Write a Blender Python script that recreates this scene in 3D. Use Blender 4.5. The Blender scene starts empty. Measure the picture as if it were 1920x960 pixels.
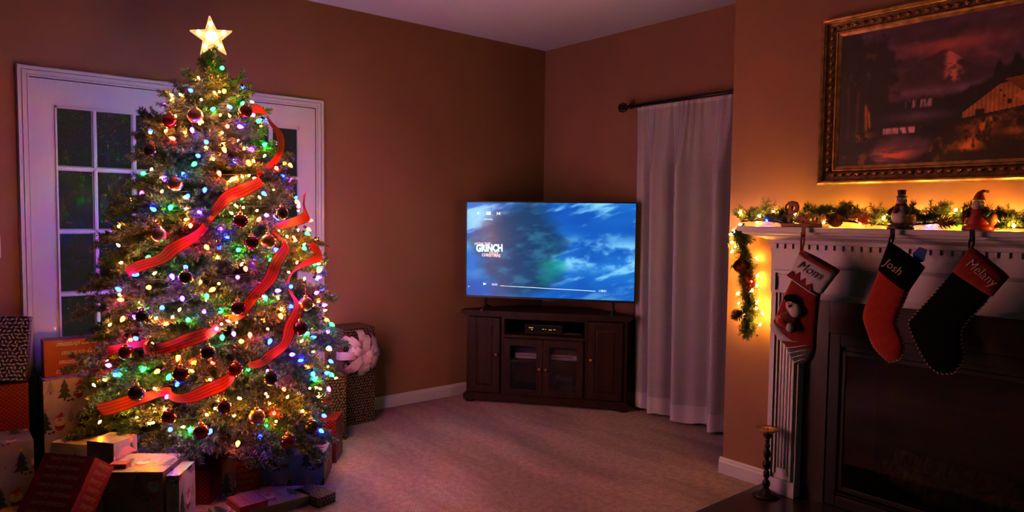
import bpy, bmesh, math, random
import numpy as np
from mathutils import Vector, Matrix, Quaternion

# ------------------------------------------------------------------ camera, world, lights, exposure
sc = bpy.context.scene
COL = sc.collection
cam_d = bpy.data.cameras.new('camera')
cam = bpy.data.objects.new('camera', cam_d)
COL.objects.link(cam)
_r = Vector((0.640618, 0.767769, 0.011827)); _u = Vector((-0.050568, 0.026814, 0.998361)); _f = Vector((-0.766193, 0.640166, -0.056002))
_m = Matrix((_r, _u, -_f)).transposed().to_4x4()
_m.translation = Vector((4.4185, -4.0275, 1.3755))
cam.matrix_world = _m
cam_d.sensor_width = 36.0
cam_d.lens = 25.031
cam_d.clip_start = 0.02
sc.camera = cam

sc.view_settings.view_transform = 'Standard'
sc.view_settings.look = 'None'
sc.view_settings.gamma = 1.0
sc.view_settings.use_curve_mapping = False
sc.view_settings.exposure = 0.0
sc.cycles.max_bounces = 4
sc.cycles.diffuse_bounces = 0
sc.cycles.glossy_bounces = 2
sc.cycles.transmission_bounces = 4
sc.cycles.transparent_max_bounces = 8
sc.cycles.sample_clamp_indirect = 4.0
sc.cycles.use_adaptive_sampling = True
sc.cycles.adaptive_threshold = 0.1
sc.cycles.caustics_reflective = False
sc.cycles.caustics_refractive = False

world = bpy.data.worlds.new('night')
sc.world = world
world.use_nodes = True
world.node_tree.nodes['Background'].inputs[0].default_value = (0.050, 0.046, 0.038, 1)
world.node_tree.nodes['Background'].inputs[1].default_value = 1.0

# light levels (radiance of the lamps the room has)
L_C9, L_MINI, L_STAR, L_GARLAND, L_TV, P_LAMP = 285.0, 600.0, 3.2, 480.0, 1.6, 0.0
R_ = random.Random(11)

# ------------------------------------------------------------------ helpers
class MB:
    """collects geometry for one mesh"""
    def __init__(s): s.v = []; s.f = []; s.sm = []
    def add(s, vs, fs, smooth=False, M=None):
        b = len(s.v)
        if M is not None: vs = [tuple(M @ Vector(p)) for p in vs]
        s.v += [tuple(p) for p in vs]
        s.f += [tuple(i + b for i in q) for q in fs]
        s.sm += [smooth] * len(fs)
        return s
    def box(s, lo, hi, M=None, bev=0.0):
        x0, y0, z0 = lo; x1, y1, z1 = hi
        if bev <= 0:
            vs = [(x0,y0,z0),(x1,y0,z0),(x1,y1,z0),(x0,y1,z0),(x0,y0,z1),(x1,y0,z1),(x1,y1,z1),(x0,y1,z1)]
            return s.add(vs, [(0,3,2,1),(4,5,6,7),(0,1,5,4),(1,2,6,5),(2,3,7,6),(3,0,4,7)], False, M)
        bm = bmesh.new(); bmesh.ops.create_cube(bm, size=1.0)
        for q in bm.verts:
            q.co = Vector(((x0+x1)/2 + q.co.x*(x1-x0), (y0+y1)/2 + q.co.y*(y1-y0), (z0+z1)/2 + q.co.z*(z1-z0)))
        bmesh.ops.bevel(bm, geom=list(bm.edges), offset=bev, segments=2, affect='EDGES', profile=0.5)
        bm.verts.index_update()
        vs = [tuple(q.co) for q in bm.verts]; fs = [tuple(q.index for q in fc.verts) for fc in bm.faces]
        bm.free()
        return s.add(vs, fs, False, M)
    def tube(s, path, r, n=6, cap=True, smooth=True, M=None):
        P = [Vector(p) for p in path]; k = len(P)
        rr = r if isinstance(r, (list, tuple)) else [r]*k
        t0 = (P[1]-P[0]).normalized()
        a = t0.orthogonal().normalized()
        vs = []; prev = t0
        for i in range(k):
            t = (P[min(i+1,k-1)] - P[max(i-1,0)])
            t = t.normalized() if t.length > 1e-9 else prev
            q = prev.rotation_difference(t); a = (q @ a).normalized(); prev = t
            b = t.cross(a)
            for j in range(n):
                w = 2*math.pi*j/n
                vs.append(P[i] + (a*math.cos(w) + b*math.sin(w))*rr[i])
        fs = [(i*n+j, i*n+(j+1)%n, (i+1)*n+(j+1)%n, (i+1)*n+j) for i in range(k-1) for j in range(n)]
        if cap: fs += [tuple(range(n-1,-1,-1)), tuple(range((k-1)*n, k*n))]
        return s.add(vs, fs, smooth, M)
    def lathe(s, prof, n=20, M=None, smooth=True):
        vs = []; k = len(prof)
        for (r, z) in prof:
            for j in range(n):
                w = 2*math.pi*j/n; vs.append((r*math.cos(w), r*math.sin(w), z))
        fs = [(i*n+j, i*n+(j+1)%n, (i+1)*n+(j+1)%n, (i+1)*n+j) for i in range(k-1) for j in range(n)]
        fs += [tuple(range(n-1,-1,-1)), tuple(range((k-1)*n, k*n))]
        return s.add(vs, fs, smooth, M)
    def ball(s, c, r, n=16, m=10, sq=(1,1,1), M=None):
        vs = [(c[0],c[1],c[2]-r*sq[2])]
        for i in range(1, m):
            ph = -math.pi/2 + math.pi*i/m
            for j in range(n):
                w = 2*math.pi*j/n
                vs.append((c[0]+r*sq[0]*math.cos(ph)*math.cos(w), c[1]+r*sq[1]*math.cos(ph)*math.sin(w), c[2]+r*sq[2]*math.sin(ph)))
        vs.append((c[0],c[1],c[2]+r*sq[2])); T = len(vs)-1
        fs = [(0, 1+(j+1)%n, 1+j) for j in range(n)]
        fs += [(1+i*n+j, 1+i*n+(j+1)%n, 1+(i+1)*n+(j+1)%n, 1+(i+1)*n+j) for i in range(m-2) for j in range(n)]
        fs += [(1+(m-2)*n+j, 1+(m-2)*n+(j+1)%n, T) for j in range(n)]
        return s.add(vs, fs, True, M)
    def prism(s, poly, d0, d1, axis='y', M=None, smooth=False):
        """polygon in the two other axes, extruded along axis from d0 to d1"""
        def P(p, d):
            return {'x': (d, p[0], p[1]), 'y': (p[0], d, p[1]), 'z': (p[0], p[1], d)}[axis]
        n = len(poly)
        vs = [P(p, d0) for p in poly] + [P(p, d1) for p in poly]
        fs = [tuple(range(n)), tuple(range(2*n-1, n-1, -1))] + [(i, (i+1)%n, n+(i+1)%n, n+i) for i in range(n)]
        return s.add(vs, fs, smooth, M)
    def mesh(s, name='m'):
        me = bpy.data.meshes.new(name)
        me.from_pydata(s.v, [], s.f)
        me.polygons.foreach_set('use_smooth', s.sm)
        bm = bmesh.new(); bm.from_mesh(me)
        bmesh.ops.recalc_face_normals(bm, faces=bm.faces)
        bm.to_mesh(me); bm.free()
        me.update()
        return me

def obj(name, geo, m=None, parent=None, loc=(0,0,0), rot=(0,0,0), scale=None):
    me = geo.mesh(name) if isinstance(geo, MB) else geo
    if m is not None:
        me.materials.clear(); me.materials.append(m)
    o = bpy.data.objects.new(name, me); COL.objects.link(o)
    if parent is not None: o.parent = parent
    o.location = loc; o.rotation_euler = rot
    if scale is not None: o.scale = scale if isinstance(scale, (tuple, list)) else (scale,)*3
    return o
def place(name, me, M, parent=None):
    o = bpy.data.objects.new(name, me); COL.objects.link(o)
    if parent is not None: o.parent = parent
    o.matrix_basis = M
    return o
def tag(o, label, cat, group=None, kind=None):
    o['label'] = label; o['category'] = cat
    if group: o['group'] = group
    if kind: o['kind'] = kind
    return o
def thing(name, label, cat, loc=(0,0,0), rz=0.0, group=None, kind=None):
    o = bpy.data.objects.new(name, None); COL.objects.link(o)
    o.empty_display_size = 0.05
    o.location = loc; o.rotation_euler = (0, 0, rz)
    return tag(o, label, cat, group, kind)
def struct(name, geo, m, parent=None, label=None):
    o = obj(name, geo, m, parent)
    if parent is None:
        o['kind'] = 'structure'
        if label: o['label'] = label
    return o

# ---- materials
def mat(name, col, rough=0.6, metal=0.0, spec=0.5, emit=None, es=0.0, noise=None, bump=None, coat=0.0, sheen=0.0, trans=0.0, ior=1.45, attr=None, sub=0.0):
    m = bpy.data.materials.new(name); m.use_nodes = True
    nt = m.node_tree; b = nt.nodes['Principled BSDF']
    b.inputs['Base Color'].default_value = (*col, 1)
    b.inputs['Roughness'].default_value = rough
    b.inputs['Metallic'].default_value = metal
    b.inputs['Specular IOR Level'].default_value = spec
    b.inputs['Coat Weight'].default_value = coat
    b.inputs['Sheen Weight'].default_value = sheen
    b.inputs['Transmission Weight'].default_value = trans
    b.inputs['IOR'].default_value = ior
    if emit:
        b.inputs['Emission Color'].default_value = (*emit, 1)
        b.inputs['Emission Strength'].default_value = es
    if noise:                       # (scale, second colour, stretch)
        tc = nt.nodes.new('ShaderNodeTexCoord'); mp = nt.nodes.new('ShaderNodeMapping')
        nz = nt.nodes.new('ShaderNodeTexNoise'); rp = nt.nodes.new('ShaderNodeValToRGB')
        mp.inputs['Scale'].default_value = noise[2] if len(noise) > 2 else (1,1,1)
        nz.inputs['Scale'].default_value = noise[0]; nz.inputs['Detail'].default_value = 5
        rp.color_ramp.elements[0].position = 0.35; rp.color_ramp.elements[1].position = 0.65
        rp.color_ramp.elements[0].color = (*col, 1); rp.color_ramp.elements[1].color = (*noise[1], 1)
        nt.links.new(tc.outputs['Object'], mp.inputs[0]); nt.links.new(mp.outputs[0], nz.inputs['Vector'])
        nt.links.new(nz.outputs['Fac'], rp.inputs[0]); nt.links.new(rp.outputs[0], b.inputs['Base Color'])
    if attr:
        at = nt.nodes.new('ShaderNodeAttribute'); at.attribute_name = attr
        nt.links.new(at.outputs['Color'], b.inputs['Base Color'])
    if bump:                        # (scale, strength, distance)
        tc = nt.nodes.new('ShaderNodeTexCoord')
        nz = nt.nodes.new('ShaderNodeTexNoise'); nz.inputs['Scale'].default_value = bump[0]; nz.inputs['Detail'].default_value = 4
        bp = nt.nodes.new('ShaderNodeBump'); bp.inputs['Strength'].default_value = bump[1]; bp.inputs['Distance'].default_value = bump[2]
        nt.links.new(tc.outputs['Object'], nz.inputs['Vector']); nt.links.new(nz.outputs['Fac'], bp.inputs['Height'])
        nt.links.new(bp.outputs[0], b.inputs['Normal'])
    return m
def emat(name, col, strength):
    m = bpy.data.materials.new(name); m.use_nodes = True
    nt = m.node_tree; nt.nodes.clear()
    o = nt.nodes.new('ShaderNodeOutputMaterial'); e = nt.nodes.new('ShaderNodeEmission')
    e.inputs[0].default_value = (*col, 1); e.inputs[1].default_value = strength
    nt.links.new(e.outputs[0], o.inputs[0])
    return m

M_ = {}
M_['wall'] = mat('wall_paint', (.40,.195,.100), .75, noise=(2.2, (.35,.17,.085)), bump=(60, .12, .002))
M_['ceiling'] = mat('ceiling_paint', (.78,.74,.74), .9, bump=(90, .15, .002))
M_['white'] = mat('white_woodwork', (.80,.77,.76), .38, coat=.1)
M_['wood'] = mat('dark_cherry_wood', (.022,.008,.005), .5, spec=.22, noise=(14, (.042,.016,.009), (1,1,.12)))
M_['wood2'] = mat('dark_wood_inside', (.020,.010,.008), .6)
M_['black'] = mat('black_plastic', (.012,.012,.012), .35)
M_['blackm'] = mat('matt_black_metal', (.014,.013,.012), .5, metal=.3)
M_['iron'] = mat('wrought_iron', (.025,.018,.014), .38, metal=.7)
M_['brass'] = mat('old_brass', (.50,.30,.12), .32, metal=1.0)
M_['gold'] = mat('gilded_wood', (.52,.30,.11), .34, metal=.85, noise=(30, (.26,.13,.045)))
M_['gold2'] = mat('antique_gold_relief', (.22,.12,.045), .42, metal=.7, noise=(50, (.08,.045,.02)))
M_['slate'] = mat('dark_slate', (.05,.036,.03), .32, noise=(9, (.035,.026,.022)))
M_['hearth'] = mat('dark_hearth_stone', (.022,.018,.015), .3, noise=(12, (.03,.024,.02)))
M_['soot'] = mat('sooted_firebrick', (.012,.010,.009), .9)
M_['log'] = mat('charred_ceramic_log', (.14,.09,.055), .9, noise=(18, (.03,.022,.018), (3,1,1)), bump=(30,.6,.01))
M_['silver'] = mat('silver_plastic', (.55,.50,.50), .35, metal=.3)
M_['cord'] = mat('green_flex', (.008,.018,.009), .9, spec=.1)
M_['bark'] = mat('fir_bark', (.06,.035,.02), .9, noise=(25, (.10,.06,.035)))
M_['needle'] = mat('fir_needles', (.022,.050,.018), .5, noise=(7, (.052,.085,.034)))
M_['gneedle'] = mat('garland_needles', (.060,.110,.030), .5, noise=(12, (.120,.160,.050)))
def thin_glass():
    m = bpy.data.materials.new('thin_clear_glass'); m.use_nodes = True
    nt = m.node_tree; nt.nodes.clear(); N = nt.nodes.new; Lk = nt.links.new
    o = N('ShaderNodeOutputMaterial'); t = N('ShaderNodeBsdfTransparent'); g = N('ShaderNodeBsdfGlossy'); g.inputs['Roughness'].default_value = .03
    t.inputs[0].default_value = (.86,.86,.88,1)
    f = N('ShaderNodeFresnel'); f.inputs[0].default_value = 1.45; x = N('ShaderNodeMixShader')
    Lk(f.outputs[0], x.inputs[0]); Lk(t.outputs[0], x.inputs[1]); Lk(g.outputs[0], x.inputs[2]); Lk(x.outputs[0], o.inputs[0])
    return m
M_['glass'] = thin_glass()

# carpet: pile flecks, vacuum streaks of laid-over pile
def carpet():
    m = bpy.data.materials.new('carpet'); m.use_nodes = True
    nt = m.node_tree; b = nt.nodes['Principled BSDF']; N = nt.nodes.new; Lk = nt.links.new
    tc = N('ShaderNodeTexCoord')
    f1 = N('ShaderNodeTexNoise'); f1.inputs['Scale'].default_value = 170; f1.inputs['Detail'].default_value = 3
    f2 = N('ShaderNodeTexNoise'); f2.inputs['Scale'].default_value = 30; f2.inputs['Detail'].default_value = 4
    mp = N('ShaderNodeMapping'); mp.inputs['Rotation'].default_value = (0,0,math.radians(24)); mp.inputs['Scale'].default_value = (.55,2.4,1)
    f3 = N('ShaderNodeTexNoise'); f3.inputs['Scale'].default_value = 1.35; f3.inputs['Detail'].default_value = 2
    Lk(tc.outputs['Object'], f1.inputs['Vector']); Lk(tc.outputs['Object'], f2.inputs['Vector'])
    Lk(tc.outputs['Object'], mp.inputs[0]); Lk(mp.outputs[0], f3.inputs['Vector'])
    r1 = N('ShaderNodeValToRGB'); r1.color_ramp.elements[0].position = .33; r1.color_ramp.elements[1].position = .68
    r1.color_ramp.elements[0].color = (.33,.205,.16,1); r1.color_ramp.elements[1].color = (.78,.56,.46,1)
    Lk(f1.outputs['Fac'], r1.inputs[0])
    r2 = N('ShaderNodeValToRGB'); r2.color_ramp.elements[0].position = .42; r2.color_ramp.elements[1].position = .6
    r2.color_ramp.elements[0].color = (.74,.74,.74,1); r2.color_ramp.elements[1].color = (1.18,1.18,1.18,1)
    Lk(f3.outputs['Fac'], r2.inputs[0])
    r3 = N('ShaderNodeValToRGB'); r3.color_ramp.elements[0].position = .35; r3.color_ramp.elements[1].position = .65
    r3.color_ramp.elements[0].color = (.78,.78,.78,1); r3.color_ramp.elements[1].color = (1.1,1.1,1.1,1)
    Lk(f2.outputs['Fac'], r3.inputs[0])
    a = N('ShaderNodeMix'); a.data_type = 'RGBA'; a.blend_type = 'MULTIPLY'; a.inputs['Factor'].default_value = 1
    c = N('ShaderNodeMix'); c.data_type = 'RGBA'; c.blend_type = 'MULTIPLY'; c.inputs['Factor'].default_value = 1
    Lk(r1.outputs[0], a.inputs[6]); Lk(r2.outputs[0], a.inputs[7]); Lk(a.outputs[2], c.inputs[6]); Lk(r3.outputs[0], c.inputs[7])
    Lk(c.outputs[2], b.inputs['Base Color'])
    b.inputs['Roughness'].default_value = 1.0; b.inputs['Specular IOR Level'].default_value = .1; b.inputs['Sheen Weight'].default_value = .25
    bp = N('ShaderNodeBump'); bp.inputs['Strength'].default_value = .9; bp.inputs['Distance'].default_value = .012
    Lk(f1.outputs['Fac'], bp.inputs['Height']); Lk(bp.outputs[0], b.inputs['Normal'])
    return m
M_['carpet'] = carpet()

def rain_glass():
    m = bpy.data.materials.new('rain_glass'); m.use_nodes = True
    nt = m.node_tree; b = nt.nodes['Principled BSDF']; N = nt.nodes.new; Lk = nt.links.new
    b.inputs['Base Color'].default_value = (.25,.24,.27,1); b.inputs['Roughness'].default_value = .05
    b.inputs['Transmission Weight'].default_value = 1.0; b.inputs['IOR'].default_value = 1.38
    tc = N('ShaderNodeTexCoord'); nz = N('ShaderNodeTexNoise'); nz.inputs['Scale'].default_value = 130; nz.inputs['Detail'].default_value = 1
    mp = N('ShaderNodeMapping'); mp.inputs['Scale'].default_value = (1,1,.6)
    bp = N('ShaderNodeBump'); bp.inputs['Strength'].default_value = .75; bp.inputs['Distance'].default_value = .006
    Lk(tc.outputs['Object'], mp.inputs[0]); Lk(mp.outputs[0], nz.inputs['Vector']); Lk(nz.outputs['Fac'], bp.inputs['Height']); Lk(bp.outputs[0], b.inputs['Normal'])
    return m
M_['rain'] = rain_glass()

def sheer():
    m = bpy.data.materials.new('sheer_voile'); m.use_nodes = True
    nt = m.node_tree; nt.nodes.clear(); N = nt.nodes.new; Lk = nt.links.new
    o = N('ShaderNodeOutputMaterial'); d = N('ShaderNodeBsdfDiffuse'); t = N('ShaderNodeBsdfTranslucent'); tr = N('ShaderNodeBsdfTransparent')
    tc = N('ShaderNodeTexCoord'); nz = N('ShaderNodeTexNoise'); mp = N('ShaderNodeMapping')
    mp.inputs['Scale'].default_value = (3, 3, 90); nz.inputs['Scale'].default_value = 3; nz.inputs['Detail'].default_value = 3
    rp = N('ShaderNodeValToRGB'); rp.color_ramp.elements[0].color = (.62,.55,.56,1); rp.color_ramp.elements[1].color = (.80,.74,.75,1)
    Lk(tc.outputs['Object'], mp.inputs[0]); Lk(mp.outputs[0], nz.inputs['Vector']); Lk(nz.outputs['Fac'], rp.inputs[0])
    Lk(rp.outputs[0], d.inputs[0]); Lk(rp.outputs[0], t.inputs[0])
    a = N('ShaderNodeMixShader'); a.inputs[0].default_value = .18; Lk(d.outputs[0], a.inputs[1]); Lk(t.outputs[0], a.inputs[2])
    c = N('ShaderNodeMixShader'); c.inputs[0].default_value = .16; Lk(a.outputs[0], c.inputs[1]); Lk(tr.outputs[0], c.inputs[2])
    Lk(c.outputs[0], o.inputs[0])
    return m
M_['sheer'] = sheer()
M_['hem'] = mat('voile_hem', (.76,.70,.71), .9)

# ---- small numpy raster tools for flat print (paint, screens, wrapping paper): colours per vertex
_RG = np.random.RandomState(5).rand(256, 256)
def vnoise(x, y):
    xi = np.floor(x).astype(int); yi = np.floor(y).astype(int); fx = x-xi; fy = y-yi
    fx = fx*fx*(3-2*fx); fy = fy*fy*(3-2*fy)
    g = lambda a, b: _RG[a % 256, b % 256]
    return (g(xi,yi)*(1-fx)+g(xi+1,yi)*fx)*(1-fy) + (g(xi,yi+1)*(1-fx)+g(xi+1,yi+1)*fx)*fy
def fbm(x, y, o=4):
    s = 0; a = .5; t = 0
    for i in range(o):
        s = s + a*vnoise(x*2**i+i*17.3, y*2**i+i*9.1); t += a; a *= .55
    return s/t
def sstep(a, b, x):
    t = np.clip((x-a)/(b-a), 0, 1); return t*t*(3-2*t)
def blend(img, c, k):
    return img*(1-k[..., None]) + np.array(c, float)*k[..., None]
def lin(img):
    c = np.clip(img/255.0, 0, 1)
    return np.where(c <= .04045, c/12.92, ((c+.055)/1.055)**2.4)
def grid_mesh(name, faces, step, paint):
    """faces: list of (origin, u, v) vectors in metres; paint(u, v, k) -> rgb linear; one mesh with a colour per vertex"""
    V = []; Fq = []; Cc = []; base = 0
    for k, (o, u, v) in enumerate(faces):
        o = np.array(o, float); u = np.array(u, float); v = np.array(v, float)
        lu = np.linalg.norm(u); lv = np.linalg.norm(v)
        nu = max(2, int(lu/step)+1); nv = max(2, int(lv/step)+1)
        a, b = np.meshgrid(np.linspace(0,1,nu), np.linspace(0,1,nv), indexing='ij')
        P = o + a[...,None]*u + b[...,None]*v
        V.append(P.reshape(-1,3)); Cc.append(paint(a*lu, b*lv, k).reshape(-1,3))
        i, j = np.meshgrid(np.arange(nu-1), np.arange(nv-1), indexing='ij')
        q = np.stack([i*nv+j, (i+1)*nv+j, (i+1)*nv+j+1, i*nv+j+1], -1).reshape(-1,4) + base
        Fq.append(q); base += nu*nv
    V = np.concatenate(V); Fq = np.concatenate(Fq); Cc = np.concatenate(Cc)
    me = bpy.data.meshes.new(name)
    me.vertices.add(len(V)); me.vertices.foreach_set('co', V.astype(np.float32).ravel())
    me.loops.add(len(Fq)*4); me.loops.foreach_set('vertex_index', Fq.astype(np.int32).ravel())
    me.polygons.add(len(Fq)); me.polygons.foreach_set('loop_start', (np.arange(len(Fq))*4).astype(np.int32))
    me.update(calc_edges=True)
    at = me.color_attributes.new('print', 'FLOAT_COLOR', 'POINT')
    at.data.foreach_set('color', np.concatenate([Cc, np.ones((len(Cc),1))], 1).astype(np.float32).ravel())
    me.validate()
    return me

_TXT = {}
def text_mesh(body, size, shear=0.0, extrude=0.0, offset=0.0, space=1.0, bevel=0.0):
    """text in the local XY plane, centred, as a plain mesh"""
    key = (body, size, shear, extrude, offset, space, bevel)
    if key in _TXT: return _TXT[key]
    c = bpy.data.curves.new('text', 'FONT'); c.body = body; c.size = size; c.shear = shear; c.extrude = extrude
    c.offset = offset; c.space_character = space; c.align_x = 'CENTER'; c.align_y = 'CENTER'; c.resolution_u = 3; c.bevel_depth = bevel
    o = bpy.data.objects.new('text', c); COL.objects.link(o)
    dg = bpy.context.evaluated_depsgraph_get(); dg.update()
    me = bpy.data.meshes.new_from_object(o.evaluated_get(dg))
    bpy.data.objects.remove(o); bpy.data.curves.remove(c)
    me.materials.clear()
    _TXT[key] = me
    return me
def frame_M(o, x, z, flip=False):
    """matrix with local X along x and local Z along z (outward)"""
    x = Vector(x).normalized(); z = Vector(z).normalized(); y = z.cross(x)
    m = Matrix((x, y, z)).transposed().to_4x4(); m.translation = Vector(o)
    return m
# ------------------------------------------------------------------ the room
H = 2.74; XR = 9.5; YF = -11.0
struct('floor', MB().box((-.15, YF-.1, -.06), (XR+.1, .1, 0.0)), M_['carpet'], label='beige cut-pile carpet with vacuum streaks')
struct('ceiling', MB().box((-.15, YF-.1, H), (XR+.1, .1, H+.08)), M_['ceiling'], label='plain white ceiling')
D0, D1, DT = -3.575, -2.012, 2.062      # opening of the double glazed doors in the left wall
struct('wall_left', MB().prism([(.1,0),(.1,H),(YF-.1,H),(YF-.1,0),(D0,0),(D0,DT),(D1,DT),(D1,0)], -.14, 0.0, 'x'), M_['wall'], label='terracotta tan painted wall with the glazed double doors')
struct('wall_back', MB().box((0, 0, 0), (XR+.1, .12, H)), M_['wall'], label='terracotta tan back wall behind the curtain')
CX0, CX1, CY = 2.25, 4.47, -.71         # chimney breast
FX0, FX1, FZ = 2.845, 3.875, .80
struct('wall_chimney', MB().prism([(CX0,0),(CX0,H),(CX1,H),(CX1,0),(FX1,0),(FX1,FZ),(FX0,FZ),(FX0,0)], CY, -.002, 'y'), M_['wall'], label='projecting chimney breast painted terracotta tan')

def baseboard(name, p0, p1, nrm):
    p0 = Vector((*p0, 0)); p1 = Vector((*p1, 0)); n = Vector((*nrm, 0))
    d = p1-p0
    prof = [(0,0),(.016,0),(.016,.062),(.012,.068),(.010,.080),(.004,.086),(0,.086)]
    vs = [p0+n*a+Vector((0,0,z)) for a,z in prof] + [p1+n*a+Vector((0,0,z)) for a,z in prof]
    k = len(prof)
    fs = [(i,(i+1)%k,k+(i+1)%k,k+i) for i in range(k)] + [tuple(range(k)), tuple(range(2*k-1,k-1,-1))]
    return struct(name, MB().add(vs, fs), M_['white'], label=None)
baseboard('baseboard_left', (0,-1.955), (0,0), (1,0))
baseboard('baseboard_left', (0,YF), (0,-3.632), (1,0))
baseboard('baseboard_back', (0,0), (1.12,0), (0,-1))
baseboard('baseboard_chimney', (CX0-.016,CY), (2.546,CY), (0,-1))
baseboard('baseboard_chimney', (CX0,-.002), (CX0,CY), (-1,0))

# ---- double glazed doors, 15 lights each
def casing(name, o0, o1, top, w, xo, parts):
    root = bpy.data.objects.new(name, None); COL.objects.link(root); root['kind'] = 'structure'
    root['label'] = 'white moulded casing around the glazed double doors'
    for (nm, poly) in parts(o0, o1, top, w):
        g = MB()
        for (a, b, x) in ((0,1,.010),(.10,.38,.021),(.45,.80,.017),(.86,1,.013)):
            g.prism(poly(a, b), 0.0, x, 'x')
        obj(nm, g, M_['white'], root)
    return root
def casing_parts(o0, o1, top, w):
    # outer edge o0..o1 (y), top z, width w ; a,b fraction from outer to inner edge
    def left(a, b): return [(o0+w*a,0),(o0+w*a,top-w*a),(o0+w*b,top-w*b),(o0+w*b,0)]
    def right(a, b): return [(o1-w*a,0),(o1-w*a,top-w*a),(o1-w*b,top-w*b),(o1-w*b,0)]
    def head(a, b): return [(o0+w*a,top-w*a),(o1-w*a,top-w*a),(o1-w*b,top-w*b),(o0+w*b,top-w*b)]
    return (('side_casing',left),('side_casing',right),('head_casing',head))
casing('trim_1', -3.626, -1.963, 2.116, .056, 0, casing_parts)
def door_leaf(name, y0, y1, label):
    root = bpy.data.objects.new(name, None); COL.objects.link(root); root['kind'] = 'structure'; root['label'] = label
    xa, xb = -.045, -.006; zt = DT-.004; z0 = .012
    st = .112; tr_ = .135; br = .262
    gy0, gy1, gz0, gz1 = y0+st, y1-st, z0+br, zt-tr_
    for a, b in ((y0, gy0), (gy1, y1)): obj('stile', MB().box((xa,a,z0),(xb,b,zt)), M_['white'], root)
    obj('rail', MB().box((xa,gy0,gz1),(xb,gy1,zt)), M_['white'], root)
    obj('rail', MB().box((xa,gy0,z0),(xb,gy1,gz0)), M_['white'], root)
    # glazing bead round the field
    bd = MB()
    for (a,b,c,d) in ((gy0,gy0+.009,gz0,gz1),(gy1-.009,gy1,gz0,gz1),(gy0,gy1,gz0,gz0+.009),(gy0,gy1,gz1-.009,gz1)):
        bd.box((xa,a,c),(xb+.006,b,d))
    obj('glazing_bead', bd, M_['white'], root)
    nc, nr, mw = 3, 5, .026
    pw = (gy1-gy0-mw*(nc-1))/nc; ph = (gz1-gz0-mw*(nr-1))/nr
    def bar(p0, p1, ax):
        w = mw/2
        prof = [(-w,xa),(-w,xb-.010),(-w*.55,xb-.004),(-w*.4,xb+.002),(w*.4,xb+.002),(w*.55,xb-.004),(w,xb-.010),(w,xa)]
        if ax == 'z': return MB().prism([(x, p0[0]+d) for d,x in prof], p0[1], p1[1], 'z')
        return MB().prism([(x, p0[1]+d) for d,x in prof], p0[0], p1[0], 'y')
    for i in range(1, nc): 
        yy = gy0+i*pw+(i-.5)*mw; obj('muntin', bar((yy,gz0),(yy,gz1),'z'), M_['white'], root)
    for j in range(1, nr):
        zz = gz0+j*ph+(j-.5)*mw; obj('muntin', bar((gy0,zz),(gy1,zz),'y'), M_['white'], root)
    pm = MB().box((-.003,-pw/2-.003,-ph/2-.003),(.003,pw/2+.003,ph/2+.003)).mesh('pane'); pm.materials.append(M_['rain'])
    for i in range(nc):
        for j in range(nr):
            o = bpy.data.objects.new('pane', pm); COL.objects.link(o); o.parent = root
            o.location = (-.026, gy0+i*(pw+mw)+pw/2, gz0+j*(ph+mw)+ph/2)
door_leaf('door_1', D0+.003, (D0+D1)/2-.0015, 'white fifteen-pane glazed door, left leaf beside the tree')
door_leaf('door_2', (D0+D1)/2+.0015, D1-.003, 'white fifteen-pane glazed door, right leaf mostly behind the tree')

# ---- patio door behind the curtain
pd = bpy.data.objects.new('door_3', None); COL.objects.link(pd); pd['kind'] = 'structure'; pd['label'] = 'dark patio door hidden behind the sheer curtain'
for lo, hi in (((1.20,-.028,0),(1.27,-.002,2.05)),((2.16,-.028,0),(2.23,-.002,2.05)),((1.20,-.028,1.98),(2.23,-.002,2.05)),((1.69,-.030,.08),(1.74,-.002,1.98)),((1.27,-.028,0),(2.16,-.002,.09))):
    obj('door_frame', MB().box(lo, hi), M_['white'], pd)
nightglass = mat('night_window_glass', (.01,.01,.014), .06)
for a, b in ((1.27,1.69),(1.74,2.16)): obj('pane', MB().box((a,-.014,.09),(b,-.004,1.98)), nightglass, pd)

# ---- curtain rod and sheer curtain
rod = thing('curtain_rod', 'dark metal curtain rod with ball finial above the sheer curtain', 'curtain rod', (0,0,0))
obj('pole', MB().tube([(1.0,-.1,2.166),(2.235,-.1,2.166)], .013, 12), M_['iron'], rod)
obj('pole_end', MB().lathe([(.013,0),(.018,.004),(.018,.016),(.011,.022),(.011,.05),(.019,.056),(.019,.07),(.013,.076)], 14, Matrix.Translation((1.03,-.1,2.166)) @ Matrix.Rotation(-math.pi/2,4,'Y')), M_['iron'], rod)
fin = MB()
for k in range(7):      # open cage finial
    a = k*math.pi*2/7
    pts = []
    for i in range(11):
        t = math.pi*i/10
        rr = .034*math.sin(t); x = .945 - .034*math.cos(t)
        w = a + t*.6
        pts.append((x, -.1+rr*math.cos(w), 2.166+rr*math.sin(w)))
    fin.tube(pts, .0045, 5)
fin.ball((.945,-.1,2.166), .02, 10, 8)
obj('finial', fin, M_['iron'], rod)
obj('bracket', MB().box((1.085,-.1,2.150),(1.10,-.001,2.160)).box((1.075,-.012,2.12),(1.11,-.001,2.19)), M_['iron'], rod)
cur = thing('sheer_curtain', 'pale sheer curtain hanging in soft folds to the carpet', 'curtain', (0,0,0))
def curtain_y(s, z):
    t = (2.14-z)/2.12                      # 0 at the rod, 1 at the floor
    k = min(1, t/.22)
    ph = s*34 + 2.2*math.sin(s*5.1+.6)
    big = math.sin(ph) + .35*math.sin(ph*1.93+1.0)
    top = math.sin(s*120+3*math.sin(s*17)) 
    k = min(1, t/.22)
    return -.088 - .03*min(1,s/.25)*k - (.014 + .044*k)*min(1,.12+s/.22)*big*(.35+.65*k) - .008*(1-k)*top - .018*t
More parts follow.
